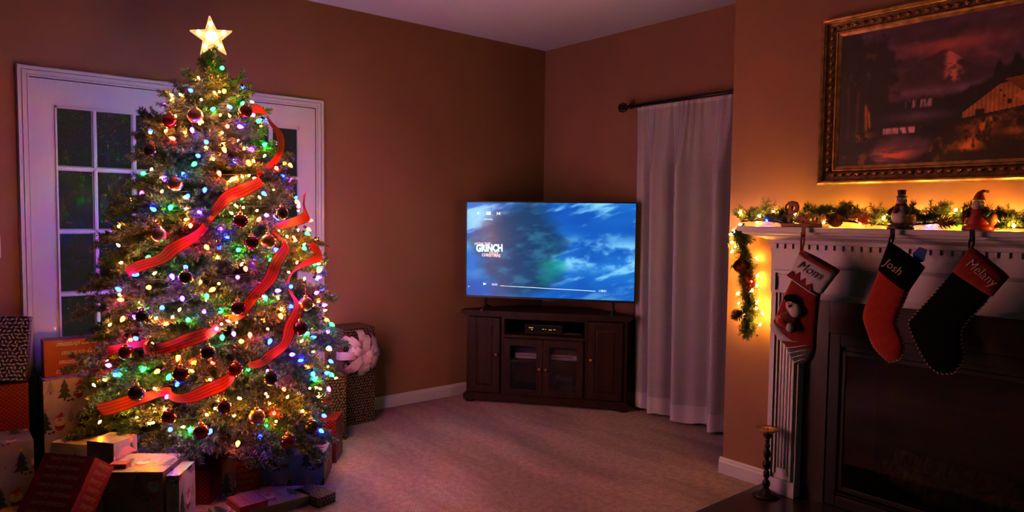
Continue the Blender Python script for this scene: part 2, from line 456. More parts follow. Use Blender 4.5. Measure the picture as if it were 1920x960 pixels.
def curtain_x(s, z):
    t = (2.14-z)/2.12
    return 1.075 + s*1.14 + .05*t*(1-s) 
NS, NZ = 260, 44
def sheet(z0, z1, nz, off=0.0):
    vs = []; fs = []
    for j in range(nz+1):
        z = z0+(z1-z0)*j/nz
        for i in range(NS+1):
            s = i/NS
            vs.append((curtain_x(s,z), curtain_y(s,z)+off, z + (.006*math.sin(s*40) if z < .05 else 0)))
    for j in range(nz):
        for i in range(NS):
            a = j*(NS+1)+i; fs.append((a,a+1,a+NS+2,a+NS+1))
    return MB().add(vs, fs, True)
obj('curtain_panel', sheet(.022, 2.158, NZ), M_['sheer'], cur)
obj('hem', sheet(.020, .135, 5, -.0025), M_['hem'], cur)
obj('heading_tape', sheet(2.128, 2.150, 2, -.003), M_['hem'], cur)

# ---- light switch at the picture's left edge
sw = thing('light_switch', 'white light switch plate left of the door casing', 'switch', (0,-3.765,1.19))
obj('plate', MB().box((0,-.058,-.057),(.006,.058,.057), bev=.002), M_['white'], sw)
for k in (-.023,.023): obj('toggle', MB().box((.006,k-.006,-.012),(.014,k+.006,.012), bev=.002), M_['white'], sw)

# ------------------------------------------------------------------ fireplace
fp = thing('fireplace_mantel', 'white moulded wooden fireplace mantel with dentil trim', 'fireplace', (0,0,0))
FC0, FC1, FY = 2.550, 4.172, -.800
def sweep_u(prof, smooth=False):
    """profile (offset, z) carried round the left end, the front and the right end of the frieze block"""
    g = MB(); k = len(prof); vs = []
    for (o, z) in prof: vs.append((FC0-o, CY-.001, z))
    for (o, z) in prof: vs.append((FC0-o, FY-o, z))
    for (o, z) in prof: vs.append((FC1+o, FY-o, z))
    for (o, z) in prof: vs.append((FC1+o, CY-.001, z))
    fs = []
    for s in range(3):
        for i in range(k): fs.append((s*k+i, s*k+(i+1)%k, (s+1)*k+(i+1)%k, (s+1)*k+i))
    fs += [tuple(range(k)), tuple(range(4*k-1,3*k-1,-1))]
    return g.add(vs, fs, smooth)
W = M_['white']
obj('shelf', sweep_u([(-.02,1.316),(.118,1.316),(.122,1.320),(.122,1.336),(.118,1.340),(-.02,1.340)]), W, fp)
obj('shelf_top', MB().box((FC0-.02, FY-.02+.0, 1.318), (FC1+.02, CY-.001, 1.3398)), W, fp)
obj('crown_moulding', sweep_u([(-.02,1.258),(.012,1.258),(.016,1.264),(.020,1.276),(.034,1.284),(.060,1.288),(.074,1.294),(.078,1.300),(.096,1.302),(.104,1.308),(.104,1.3155),(-.02,1.3155)]), W, fp)
obj('dentil_band', sweep_u([(-.02,1.232),(.003,1.232),(.003,1.2575),(-.02,1.2575)]), W, fp)
dm = MB().box((-.0145,-.010,-.011),(.0145,0,.011)).mesh('dentil'); dm.materials.append(W)
nd = int((FC1-FC0-.01)/.0402)
for i in range(nd+1):
    o = bpy.data.objects.new('dentil', dm); COL.objects.link(o); o.parent = fp
    o.location = (FC0+.018+i*.0402, FY-.003, 1.2455)
obj('frieze', MB().box((FC0, FY, 1.018), (FC1, CY-.001, 1.2318)), W, fp)
obj('frieze_moulding', MB().prism([(FY-.0005,1.146),(FY-.008,1.149),(FY-.010,1.154),(FY-.004,1.160),(FY-.0005,1.162)], FC0+.19, FC1-.19, 'x'), W, fp)
obj('lintel_edge', MB().prism([(FY+.03,1.004),(FY-.012,1.004),(FY-.015,1.010),(FY-.010,1.022),(FY-.004,1.030),(FY+.03,1.030)], FC0+.155, FC1-.155, 'x'), W, fp)
def pilaster(x0, x1):
    p = obj('pilaster', MB().box((x0, FY+.010, 0.022), (x1, CY-.001, 1.0175)), W, fp)
    # raised picture-frame panel with reeds
    a, b, z0, z1, y = x0+.020, x1-.016, .10, 1.128, FY+.010
    for (i, w, d) in ((0,.012,.014),(.020,.008,.008)):
        for (lo, hi) in (((a+i,y-d,z0+i),(a+i+w,y,z1-i)),((b-i-w,y-d,z0+i),(b-i,y,z1-i))):
            obj('moulding', MB().box(lo, (hi[0],hi[1],min(hi[2],1.0175))), W, p)
    for k in range(3):
        xx = a+.042+k*(b-a-.084)/2
        obj('reed', MB().tube([(xx,y+.003,z0+.05),(xx,y+.003,1.0175)], .0075, 10), W, p)
    obj('plinth', MB().box((x0-.004,FY-.004,.022),(x1+.004,FY+.010,.098)), W, p)
    return p
pilaster(FC0, 2.703); pilaster(FC1-.153, FC1)
for x0, x1 in ((FC0, 2.703), (FC1-.153, FC1)):      # panel heads on the frieze above each pilaster
    obj('panel_moulding', MB().box((x0+.020,FY-.014,1.116),(x1-.016,FY,1.128)), W, fp)
    for xx in (x0+.020, x1-.028): obj('panel_moulding', MB().box((xx,FY-.014,1.031),(xx+.012,FY,1.116)), W, fp)
    obj('panel_moulding', MB().box((x0+.040,FY-.008,1.100),(x1-.036,FY,1.108)), W, fp)
# dark stone slips round the insert
slip = thing('stone_surround', 'dark polished stone slips framing the fireplace opening', 'surround', (0,0,0))
obj('stone_slab', MB().box((2.704,CY-.030,.022),(2.820,CY-.001,1.0035)), M_['slate'], slip)
obj('stone_slab', MB().box((3.902,CY-.030,.022),(4.018,CY-.001,1.0035)), M_['slate'], slip)
obj('stone_slab', MB().box((2.8215,CY-.030,.846),(3.9005,CY-.001,1.0035)), M_['slate'], slip)
ins = thing('fireplace_insert', 'black metal gas fireplace insert with glass front', 'fireplace insert', (0,0,0))
IY = CY-.024
def ring(x0,x1,z0,z1,w,y0,y1): return [((x0,y0,z0),(x0+w,y1,z1)),((x1-w,y0,z0),(x1,y1,z1)),((x0+w,y0,z1-w),(x1-w,y1,z1)),((x0+w,y0,z0),(x1-w,y1,z0+w))]
for lo, hi in ring(2.823,3.899,.024,.844,.052,IY,CY-.001): obj('outer_frame', MB().box(lo,hi,bev=.003), M_['blackm'], ins)
for lo, hi in ring(2.876,3.846,.10,.765,.022,IY+.012,IY+.030): obj('inner_frame', MB().box(lo,hi,bev=.003), M_['blackm'], ins)
for k in range(3): obj('louvre', MB().box((2.855,IY+.006,.786+k*.010),(3.867,IY+.020,.792+k*.010)), M_['blackm'], ins)
for k in range(3): obj('louvre', MB().box((2.855,IY+.006,.060+k*.012),(3.867,IY+.020,.066+k*.012)), M_['blackm'], ins)
fb = MB()
for lo, hi in (((FX0+.006,-.30,.055),(FX1-.006,-.28,.768)),((FX0+.004,-.69,.055),(FX0+.02,-.30,.768)),((FX1-.02,-.69,.055),(FX1-.004,-.30,.768)),((FX0+.02,-.69,.045),(FX1-.02,-.30,.06)),((FX0+.02,-.69,.752),(FX1-.02,-.30,.768))):
    obj('firebox_panel', MB().box(lo,hi), M_['soot'], ins)
obj('header', MB().box((2.850,IY+.022,.766),(3.870,CY+.012,.797)), M_['blackm'], ins)
obj('glass_front', MB().box((2.892,IY+.018,.122),(3.828,IY+.022,.743)), M_['glass'], ins)
def log(name, a, b, r, label):
    g = MB(); a = Vector(a); b = Vector(b); n = 10
    pts = [a.lerp(b,i/n)+Vector((0,.008*math.sin(i*1.7),.006*math.sin(i*2.3+1))) for i in range(n+1)]
    g.tube(pts, [r*(.92+.1*math.sin(i*2.9)) for i in range(n+1)], 12)
    return tag(obj(name, g, M_['log']), label, 'log', 'fireplace logs')
log('fireplace_log', (2.98,-.46,.17), (3.42,-.56,.14), .055, 'charred log in the firebox, front left of the pile')
log('fireplace_log', (3.20,-.57,.15), (3.72,-.48,.16), .05, 'charred log in the firebox, lying to the right')
log('fireplace_log', (3.04,-.50,.26), (3.52,-.44,.225), .042, 'thin charred log laid across the top of the pile')
gr = thing('fire_grate', 'black iron fire grate under the logs', 'grate', (0,0,0))
for k in range(8): 
    xx = 2.98+k*.10; obj('bar', MB().tube([(xx,-.63,.13),(xx,-.61,.095),(xx,-.36,.095)], .007, 6), M_['blackm'], gr)
for yy in (-.58,-.40): obj('cross_bar', MB().tube([(2.95,yy,.086),(3.71,yy,.086)], .008, 6), M_['blackm'], gr)
for xx in (3.0,3.66):
    for yy in (-.57,-.41): obj('leg', MB().tube([(xx,yy,.06),(xx,yy,.086)], .007, 6), M_['blackm'], gr)
hs = struct('trim_2', MB().box((2.497,-1.34,0.0),(4.225,CY-.001,.022),bev=.004), M_['hearth'], label='dark flush hearth slab in front of the fireplace')
hs['label'] = 'dark stone hearth slab in front of the fireplace'
# ------------------------------------------------------------------ corner television stand (local: x along the front, y back, z up)
SA = math.radians(37.258); SO = (.19, -.955, 0)
S_DIR = Vector((math.cos(SA), math.sin(SA), 0)); S_BACK = Vector((-math.sin(SA), math.cos(SA), 0))
def st_pt(s, d, z): return Vector(SO) + S_DIR*s + S_BACK*d + Vector((0,0,z))
ts = thing('tv_stand', 'dark wooden corner television stand with panelled side doors and glazed middle doors', 'tv stand', SO, SA)
Wd, WI = M_['wood'], M_['wood2']
# footprint: front width 1.22, back corners cut to fit the room corner
def foot(f0, f1, inset, d): return [(f0,d),(f1,d),(f1,d+.10),(.875-inset*.2,.40-inset),(.345+inset*.2,.40-inset),(f0,d+.10)]
obj('top', MB().prism(foot(-.012,1.232,0,-.018), .662, .684, 'z').prism(foot(.004,1.216,.008,-.004), .648, .662, 'z').prism(foot(.018,1.202,.012,.008), .640, .648, 'z'), Wd, ts)
obj('plinth', MB().prism(foot(.004,1.216,.008,-.004), .022, .062, 'z').prism(foot(.016,1.204,.012,.006), .062, .072, 'z'), Wd, ts)
for s, d in ((.045,.035),(1.175,.035),(.40,.33),(.82,.33)):
    obj('foot', MB().lathe([(.030,0),(.040,.006),(.040,.016),(.032,.022)], 16, Matrix.Translation((s,d,0))), Wd, ts)
obj('side_panel', MB().box((.024,.012,.072),(.046,.105,.640)), Wd, ts)
obj('side_panel', MB().box((1.174,.012,.072),(1.196,.105,.640)), Wd, ts)
obj('back_panel', MB().box((.30,.375,.072),(.92,.385,.640)), WI, ts)
for (p, q) in (((.046,.100),(.345,.38)),((1.174,.100),(.875,.38))):
    a = Vector((*p,0)); b = Vector((*q,0)); n = (b-a).normalized(); w = Vector((-n.y,n.x,0))*.006
    obj('back_panel', MB().prism([tuple((a+w)[:2]),tuple((b+w)[:2]),tuple((b-w)[:2]),tuple((a-w)[:2])], .072, .640, 'z'), WI, ts)
for s in (.296, .904): obj('divider', MB().box((s-.010,.012,.072),(s+.014,.36,.640)), Wd, ts)
obj('shelf', MB().box((.311,.012,.492),(.893,.37,.512)), Wd, ts)
obj('shelf', MB().box((.311,.035,.312),(.893,.36,.326)), Wd, ts)
obj('bottom_board', MB().prism(foot(.046,1.174,.02,.02), .0725, .082, 'z'), WI, ts)
obj('rail', MB().box((.311,.010,.628),(.893,.030,.640)), Wd, ts)
def panel_door(s0, s1, z0, z1, knob_s, side):
    d = obj('door', MB().box((s0,-.004,z0),(s1,.012,z1),bev=.002), Wd, ts)
    fw = .052
    a, b, c, e = s0+fw, s1-fw, z0+fw, z1-fw
    # sunk field edge and raised centre
    for lo, hi in (((s0+.004,-.010,z0+.004),(a,-.0045,z1-.004)),((b,-.010,z0+.004),(s1-.004,-.0045,z1-.004)),((a,-.010,z0+.004),(b,-.0045,c)),((a,-.010,e),(b,-.0045,z1-.004))):
        obj('frame', MB().box(lo,hi,bev=.0015), Wd, d)
    g = MB(); i = .016
    vs = [(a+.003,-.0045,c+.003),(b-.003,-.0045,c+.003),(b-.003,-.0045,e-.003),(a+.003,-.0045,e-.003),(a+i,-.0095,c+i),(b-i,-.0095,c+i),(b-i,-.0095,e-i),(a+i,-.0095,e-i)]
    g.add(vs, [(4,5,6,7),(0,1,5,4),(1,2,6,5),(2,3,7,6),(3,0,4,7)])
    obj('raised_panel', g, Wd, d)
    obj('knob', MB().lathe([(.005,0),(.004,.010),(.011,.015),(.012,.021),(.007,.027)], 14, Matrix.Translation((knob_s,-.010,.365)) @ Matrix.Rotation(math.pi/2,4,'X')), M_['brass'], d)
panel_door(.050,.282,.078,.634,.258,0); panel_door(.922,1.170,.078,.634,.946,1)
def glass_door(s0, s1, z0, z1, knob_s):
    d = obj('glazed_door', MB().box((s0,-.008,z0),(s0+.046,.011,z1),bev=.002).box((s1-.046,-.008,z0),(s1,.011,z1),bev=.002).box((s0+.044,-.008,z1-.050),(s1-.044,.011,z1),bev=.002).box((s0+.044,-.008,z0),(s1-.044,.011,z0+.042),bev=.002), Wd, ts)
    obj('pane', MB().box((s0+.044,.000,z0+.040),(s1-.044,.004,z1-.048)), M_['glass'], d)
    obj('knob', MB().lathe([(.005,0),(.004,.010),(.010,.014),(.011,.020),(.006,.025)], 14, Matrix.Translation((knob_s,-.008,.276)) @ Matrix.Rotation(math.pi/2,4,'X')), M_['brass'], d)
glass_door(.313,.598,.078,.488,.578); glass_door(.602,.891,.078,.488,.624)
led_w = emat('led_amber', (1.0,.55,.2), .8); led_g = emat('led_green', (.5,1.0,.4), .8)
rc = thing('cable_box', 'black set-top box with lit display on the open shelf of the stand', 'set-top box', st_pt(.60,.17,.512), SA)
obj('body', MB().box((-.15,-.11,.006),(.13,.10,.075),bev=.004), M_['black'], rc)
obj('front_panel', MB().box((-.145,-.114,.012),(.125,-.110,.070)), mat('gloss_black', (.01,.01,.01), .12), rc)
for (x, z, w, m) in ((-.118,.050,.034,led_w),(-.10,.036,.010,led_w),(-.016,.043,.008,led_g),(.004,.043,.006,led_w),(.030,.040,.022,led_w),(.066,.043,.012,led_w)):
    obj('display_light', MB().box((x,-.1155,z),(x+w,-.114,z+.004)), m, rc)
for s in (-.12,.10):
    for dd in (-.09,.08): obj('foot', MB().lathe([(.010,0),(.010,.006)], 10, Matrix.Translation((s,dd,0))), M_['black'], rc)
obj_small = thing('small_black_remote', 'slim black remote control lying on the open shelf of the stand', 'remote', st_pt(.80,.10,.512), SA+.15)
obj('body', MB().box((-.075,-.02,0),(.075,.02,.016),bev=.005), M_['black'], obj_small)
for i in range(5): obj('button', MB().box((-.055+i*.022,-.006,.0155),(-.045+i*.022,.006,.018)), M_['silver'], obj_small)
def player(s, z, label, w):
    p = thing('disc_player', label, 'disc player', st_pt(s,.16,z), SA, 'disc players behind the glass doors')
    obj('body', MB().box((-w/2,-.09,.005),(w/2,.11,.046),bev=.004), M_['silver'], p)
    obj('disc_tray', MB().box((-w/2+.02,-.0925,.026),(w/2-.05,-.090,.034)), mat('tray_grey', (.22,.20,.20), .4), p)
    obj('button', MB().box((w/2-.034,-.0930,.020),(w/2-.010,-.090,.036)), M_['white'], p)
    for a in (-w/2+.02, w/2-.02):
        for b in (-.07,.09): obj('foot', MB().lathe([(.008,0),(.008,.006)], 8, Matrix.Translation((a,b,0))), M_['black'], p)
player(.475,.326,'silver disc player behind the left glass door of the stand',.20)
player(.745,.326,'silver disc player behind the right glass door of the stand',.20)
bl = thing('small_box', 'small dark box on the lower shelf behind the right glass door', 'box', st_pt(.73,.18,.082), SA+.2)
obj('body', MB().box((-.06,-.05,0),(.06,.05,.09),bev=.004), mat('dark_card',(.05,.045,.05),.5), bl); obj('lid', MB().box((-.063,-.053,.0905),(.063,.053,.108),bev=.003), mat('grey_card',(.13,.12,.13),.5), bl)

# ---- the television
tvw, tvh = 1.254, .714; TVD = .07
tv = thing('television', 'large flat television on the corner stand showing a paused film', 'television', st_pt(.618,TVD,.684), SA)
Z0 = .086                                  # underside of the panel above the stand top
obj('bezel', MB().box((-tvw/2,-.006,Z0),(-tvw/2+.010,.020,Z0+tvh),bev=.002).box((tvw/2-.010,-.006,Z0),(tvw/2,.020,Z0+tvh),bev=.002).box((-tvw/2+.009,-.006,Z0+tvh-.010),(tvw/2-.009,.020,Z0+tvh),bev=.002).box((-tvw/2+.009,-.006,Z0),(tvw/2-.009,.020,Z0+.014),bev=.002), M_['black'], tv)
obj('back_shell', MB().box((-tvw/2+.004,.0205,Z0+.004),(tvw/2-.004,.036,Z0+tvh-.004),bev=.004).box((-.42,.036,Z0+.03),(.42,.062,Z0+.46),bev=.01), M_['black'], tv)
for s in (-.47,.47):
    obj('stand_foot', MB().tube([(s,-.10,.008),(s,.012,.030),(s,.012,Z0+.02)], .009, 8).tube([(s,.012,.030),(s,.13,.008)], .009, 8).box((s-.012,-.11,.0),(s+.012,-.08,.012),bev=.003).box((s-.012,.12,.0),(s+.012,.15,.012),bev=.003), M_['black'], tv)
obj('brand_tab', MB().box((-.03,-.0065,Z0-.008),(.03,.010,Z0+.001)), M_['black'], tv)
SW, SH = tvw-.022, tvh-.026; SX, SZ = -SW/2, Z0+.015
def screen_paint(u, v, k):
    x = u/SW; y = v/SH
    img = np.zeros(x.shape+(3,)) + np.array((22,92,172.))
    img = blend(img, (14,66,150), sstep(.3,.75,fbm(x*3+2,y*3,3)))
    xr = x*math.cos(.32)+y*.56*math.sin(.32); yr = -x*math.sin(.32)*1.1+y*.62
    c1 = fbm(xr*4.2+9, yr*15+3, 5)
    img = blend(img, (122,186,218), sstep(.44,.68,c1)*.9*sstep(.02,.5,x+y*.5))
    c2 = fbm(x*7+31, y*6+12, 5)
    img = blend(img, (128,196,222), sstep(.34,.62,c2)*sstep(.48,.62,x)*sstep(.22,.40,y)*sstep(.72,.5,y)*.95)
    img = blend(img, (16,70,150), sstep(.25,.02,y)*.55)
    # dark storm bank across the left half
    e = fbm(x*5+50, y*5+7, 4)
    d = np.sqrt(((x-.33)/.30)**2+((y-.52)/.62)**2) + (e-.5)*.75
    img = blend(img, (16,48,84), sstep(1.02,.62,d)*.93)
    e2 = fbm(x*9+70, y*11+27, 5)
    img = blend(img, (38,92,122), sstep(.5,.75,e2)*sstep(.95,.4,d)*.8)
    g = np.sqrt(((x-.52)/.12)**2+((y-.30)/.20)**2)+(e2-.5)*1.1
    img = blend(img, (18,132,118), sstep(1.0,.2,g)*.65)
    return lin(img)*L_TV
sm = grid_mesh('screen', [((SX,-.0010,SZ),(SW,0,0),(0,0,SH))], .0042, screen_paint)
def em_attr(name, s):
    m = bpy.data.materials.new(name); m.use_nodes = True; nt = m.node_tree; nt.nodes.clear()
    o = nt.nodes.new('ShaderNodeOutputMaterial'); e = nt.nodes.new('ShaderNodeEmission'); a = nt.nodes.new('ShaderNodeAttribute')
    g = nt.nodes.new('ShaderNodeBsdfGlossy'); g.inputs['Roughness'].default_value = .2; g.inputs[0].default_value = (.02,.02,.02,1)
    ad = nt.nodes.new('ShaderNodeAddShader')
    a.attribute_name = 'print'; e.inputs[1].default_value = s
    nt.links.new(a.outputs['Color'], e.inputs[0]); nt.links.new(e.outputs[0], ad.inputs[0]); nt.links.new(g.outputs[0], ad.inputs[1]); nt.links.new(ad.outputs[0], o.inputs[0])
    return m
screen = obj('screen', sm, em_attr('lcd', 1.0), tv)
UI = emat('screen_white', (.80,.92,.98), L_TV); UIr = emat('screen_red', (.85,.20,.16), L_TV); UIp = emat('screen_pink', (.95,.50,.45), L_TV); UIt = emat('screen_pale', (.72,.92,.92), L_TV)
def sp(x, y, d=.0022): return (SX+x*SW, -.0010-d, SZ+(1-y)*SH)
def scr_text(name, body, x, y, size, m, rot=0.0, shear=0.0, off=0.0, sx=1.0):
    me = text_mesh(body, size, shear, 0, off).copy()
    o = obj(name, me, m, screen, sp(x,y), (math.pi/2,0,0)); o.rotation_euler = (math.pi/2, rot, 0); o.scale = (sx,1,1)
    return o
scr_text('time_lettering','06:03',.176,.877,.020,UI); scr_text('time_lettering','1:38:51',.820,.906,.020,UI,.02)
scr_text('option_lettering','OPTIONS',.133,.180,.015,UI)
scr_text('title_lettering','HOW THE',.098,.443,.026,UIp,-.02,0,.0006); scr_text('title_lettering','GRINCH',.141,.490,.072,UIt,-.03,0,.0034,.74)
scr_text('title_lettering','STOLE',.168,.540,.024,UIp,.03,0,.0006); scr_text('title_lettering','CHRISTMAS',.152,.565,.030,UIp,.03,0,.0010,.9)
def flat(name, polys, m, M=None):
    g = MB()
    for p in polys: g.add([(SX+x*SW,-.0034,SZ+(1-y)*SH) for x,y in p], [tuple(range(len(p)))])
    return obj(name, g, m, screen)
flat('progress_bar', [[(.211,.8855),(.780,.9085),(.780,.9125),(.211,.8895)]], UI)
flat('progress_played', [[(.209,.8835),(.232,.8845),(.232,.8915),(.209,.8905)]], UIr)
flat('play_icon', [[(.106,.860),(.126,.873),(.106,.888)]], UI)
flat('back_icon', [[(.062,.115),(.072,.099),(.074,.103),(.068,.113),(.084,.113),(.084,.117),(.068,.117),(.074,.127),(.072,.131)]], UI)
flat('caption_icon', [[(.120,.099),(.147,.099),(.147,.131),(.120,.131)]], UI)
flat('previous_icon', [[(.185,.099),(.188,.099),(.188,.133),(.185,.133)],[(.205,.099),(.205,.133),(.190,.116)]], UI)
flat('corner_icon', [[(.009,.905),(.014,.897),(.020,.905),(.014,.915)]], emat('screen_lilac', (.55,.35,.9), L_TV))

# ------------------------------------------------------------------ framed landscape above the mantel
PX0, PX1, PZ0, PZ1 = 2.738, 3.955, 1.537, 2.309
CXa, CXb, CZa, CZb = 2.826, 3.867, 1.613, 2.231
pic = thing('framed_painting', 'dark landscape painting with barn and waterfall in a gilded frame', 'painting', (0,0,0))
def painting(u, v, k):
    x = u; y = v                             # metres on the canvas, 1.04 x 0.618
    n1 = fbm(x*9+3, y*14+5, 5); n2 = fbm(x*26+13, y*26+4, 4); n3 = fbm(x*70, y*40+9, 3); nl = fbm(x*4+40, y*9+22, 4)
    img = np.zeros(x.shape+(3,)) + np.array((74,52,62.))
    img = blend(img, (62,58,84), sstep(.22,.0,x)*sstep(.2,.5,y)*.8)
    img = blend(img, (150,72,66), sstep(.45,.68,nl)*sstep(.30,.46,x)*sstep(.36,.45,y)*.85)
    img = blend(img, (168,80,72), np.exp(-(((x-.47)/.18)**2+((y-.50)/.035)**2))*.8)
    img = blend(img, (48,34,42), sstep(.5,.7,fbm(x*5+8,y*16+1,4))*.65)
    mt = .40+.08*np.exp(-((x-.44)/.075)**2)+.03*np.exp(-((x-.35)/.05)**2)-.02*np.exp(-((x-.62)/.08)**2) + (n1-.5)*.035
    k_m = sstep(.006,-.006,y-mt)*sstep(.20,.28,x)
    img = blend(img, (56,40,42), k_m)
    img = blend(img, (172,96,84), k_m*sstep(.425,.455,x)*sstep(.53,.47,x)*sstep(.33,.36,y)*sstep(.40,.60,n2+.1*(y-.4)*8))
    img = blend(img, (104,78,92), np.exp(-(((y-.315)/.022)**2))*sstep(.22,.30,x)*.8)
    # firs
    fh = .275+.035*fbm(x*30,x*0+2,3)+.09*sstep(.46,.72,x)+.05*sstep(.6,.62,x)*np.abs(np.sin(x*52))**3
    img = blend(img, (26,24,20), sstep(.012,-.012,y-fh))
    img = blend(img, (78,62,78), np.exp(-(((x-.34)/.12)**2+((y-.215)/.022)**2))*.9)
    # falls
    f1 = sstep(.284,.30,x)*sstep(.402,.388,x)*sstep(.245,.258,y)*sstep(.292,.280,y)
    img = blend(img, (150,112,130), f1*sstep(.38,.6,fbm(x*90,y*12,3)))
    f2 = sstep(.196,.205,x)*sstep(.362,.350,x)*sstep(.142,.150,y)*sstep(.178,.168,y)
    img = blend(img, (176,128,138), f2*sstep(.30,.58,fbm(x*80+4,y*14,3)))
    # pool
    pool = sstep(1.15,.55,np.sqrt(((x-.27-(y-.08)*.9)/.165)**2+((y-.075)/.075)**2)+(n1-.5)*.9+(n2-.5)*.5)
    img = blend(img, (74,54,66), pool*.9)
    img = blend(img, (206,96,78), pool*np.exp(-(((x-.245)/.085)**2+((y-.055)/.030)**2))*sstep(.25,.6,fbm(x*12,y*60,3)))
    # near banks
    bank = sstep(.006,-.010,y-(.055+.10*sstep(.30,.52,x)+.05*sstep(.18,.0,x)+(n1-.5)*.07-.06*np.exp(-((x-.27)/.10)**2)))
    img = blend(img, (34,26,16), bank*.97)
    img = blend(img, (100,62,30), bank*sstep(.56,.72,n2)*.7)
    hill = sstep(.01,-.01,y-(.17+.05*sstep(.45,.8,x)+(n1-.5)*.03))*sstep(.40,.47,x)
    img = blend(img, (38,28,16), hill); img = blend(img, (112,66,32), hill*sstep(.58,.75,n2)*.6)
    # path
    pth = np.exp(-(((x-(.535+.55*np.clip(y-.05,0,1)))/(.035*(1-1.2*np.clip(y-.05,0,.2))+.012))**2))*sstep(.045,.07,y)*sstep(.20,.18,y)
    img = blend(img, (198,108,48), pth*sstep(.25,.55,n3)*.95)
    img = blend(img, (150,84,40), np.exp(-(((x-.70)/.06)**2+((y-.125)/.016)**2))*.8)
    # left wood
    tr_ = sstep(.55,.35,(x/.30)+(n1-.5)*.9)*sstep(.03,.1,y)*sstep(.0,.05,.62-y+(.1-x)*.6+(n1-.5)*.5)
    img = blend(img, (24,22,16), sstep(.40,.62,tr_+ (n2-.5)*.5)*.95)
    crown = sstep(1.1,.8,np.sqrt(((x-.13)/.14)**2+((y-.40)/.17)**2)+(n2-.5)*.9)
    img = blend(img, (30,26,18), crown*.92); img = blend(img, (78,58,28), crown*sstep(.60,.78,n2)*.55)
    for (tx, w, lean, a, b, c) in ((.125,.007,.10,.16,.30,(150,86,36)),(.085,.006,-.02,.15,.36,(70,46,26)),(.14,.005,.25,.17,.27,(170,100,44)),(.045,.006,.05,.12,.40,(50,36,24))):
        tk = np.exp(-(((x-tx-lean*(y-.2)*-.4)/w)**2))*sstep(a,a+.02,y)*sstep(b,b-.03,y)
        img = blend(img, c, tk*.9)
    img = blend(img, (128,78,42), np.exp(-(((x-.105)/.05)**2+((y-.145)/.022)**2))*sstep(.4,.6,n3)*.9)
    # barn
    def inside(poly):
        r = np.ones(x.shape, bool)
        for (ax,ay),(bx,by) in zip(poly, poly[1:]+poly[:1]): r &= ((bx-ax)*(y-ay)-(by-ay)*(x-ax)) >= 0
        return r.astype(float)
    wall = inside([(.513,.190),(.735,.222),(.735,.268),(.672,.318),(.640,.312),(.513,.212)])
    img = blend(img, (164,96,52), wall*(.86+.12*np.sin(x*420))); 
    img = blend(img, (120,64,40), inside([(.655,.330),(.672,.318),(.742,.268),(.86,.285),(.80,.345)])); 
    img = blend(img, (176,100,56), inside([(.690,.262),(.735,.222),(.86,.235),(.86,.275),(.74,.285)]))
    img = blend(img, (150,86,48), inside([(.735,.205),(.86,.215),(.86,.245),(.735,.235)]))
    for (a,b,c,d) in ((.557,.590,.192,.222),(.668,.684,.232,.250),(.652,.662,.258,.270),(.640,.648,.282,.292)):
        img = blend(img, (30,20,14), inside([(a,c),(b,c),(b,d),(a,d)]))
    # trees right of the barn, on the part out of the picture's frame
    img = blend(img, (24,22,16), sstep(.86,.92,x+(n1-.5)*.15)*sstep(.05,.1,y)*sstep(.55,.45,y))
    img = img*(.80+.4*n2[...,None])
    return lin(img)*2.3
pm = grid_mesh('canvas', [((CXa-.004,CY-.012,CZa-.004),(CXb-CXa+.008,0,0),(0,0,CZb-CZa+.008))], .0027, painting)
obj('canvas', pm, mat('oil_paint', (.1,.1,.1), .42, attr='print', bump=(220,.25,.002)), pic)
def rail(prof, x0, x1, z0, z1, side):
    """mitred frame rail; prof (inset from outer edge, projection from wall)"""
    g = MB(); k = len(prof); vs = []
    for e in (0, 1):
        for (i, y) in prof:
            if side == 'b': p = ((x0+i) if e == 0 else (x1-i), z0+i)
            if side == 't': p = ((x0+i) if e == 0 else (x1-i), z1-i)
            if side == 'l': p = (x0+i, (z0+i) if e == 0 else (z1-i))
            if side == 'r': p = (x1-i, (z0+i) if e == 0 else (z1-i))
            vs.append((p[0], CY-y, p[1]))
    fs = [(i,(i+1)%k,k+(i+1)%k,k+i) for i in range(k)] + [tuple(range(k)), tuple(range(2*k-1,k-1,-1))]
    return g.add(vs, fs)
outer = [(0,.001),(0,.030),(.004,.042),(.011,.048),(.018,.046),(.022,.038),(.025,.034),(.025,.001)]
mid = [(.0252,.001),(.0252,.026),(.031,.023),(.045,.021),(.058,.018),(.062,.015),(.062,.001)]
inner = [(.0622,.001),(.0622,.020),(.066,.024),(.071,.024),(.075,.018),(.084,.015),(.088,.013),(.088,.001)]
for side in 'btlr':
    obj('outer_rail', rail(outer,PX0,PX1,PZ0,PZ1,side), M_['gold'], pic)
    obj('middle_rail', rail(mid,PX0,PX1,PZ0,PZ1,side), M_['gold2'], pic)
    obj('inner_rail', rail(inner,PX0,PX1,PZ0,PZ1,side), M_['gold'], pic)
lf = MB()                                   # acanthus scroll: three curled lobes
for (a, l) in ((-.5,.020),(0.15,.024),(.85,.016)):
    pts = [(math.cos(a)*l*t+.004*math.sin(t*3), -.004-.006*math.sin(t*2.6), math.sin(a)*l*t*.8) for t in (0,.25,.5,.75,1)]
    lf.tube(pts, [.0045,.0050,.0045,.0032,.0012], 6)
lfm = lf.mesh('scroll'); lfm.materials.append(M_['gold'])
def scrolls(p0, p1, n, ang):
    for i in range(n):
        q = Vector(p0).lerp(Vector(p1), (i+.5)/n)
        o = bpy.data.objects.new('scroll', lfm); COL.objects.link(o); o.parent = pic; o.location = q
        o.rotation_euler = (0, ang, 0)
hw = .044
scrolls((PX0+hw,CY-.018,PZ0+hw),(PX1-hw,CY-.018,PZ0+hw),30,-.35); scrolls((PX0+hw,CY-.018,PZ1-hw),(PX1-hw,CY-.018,PZ1-hw),30,.35)
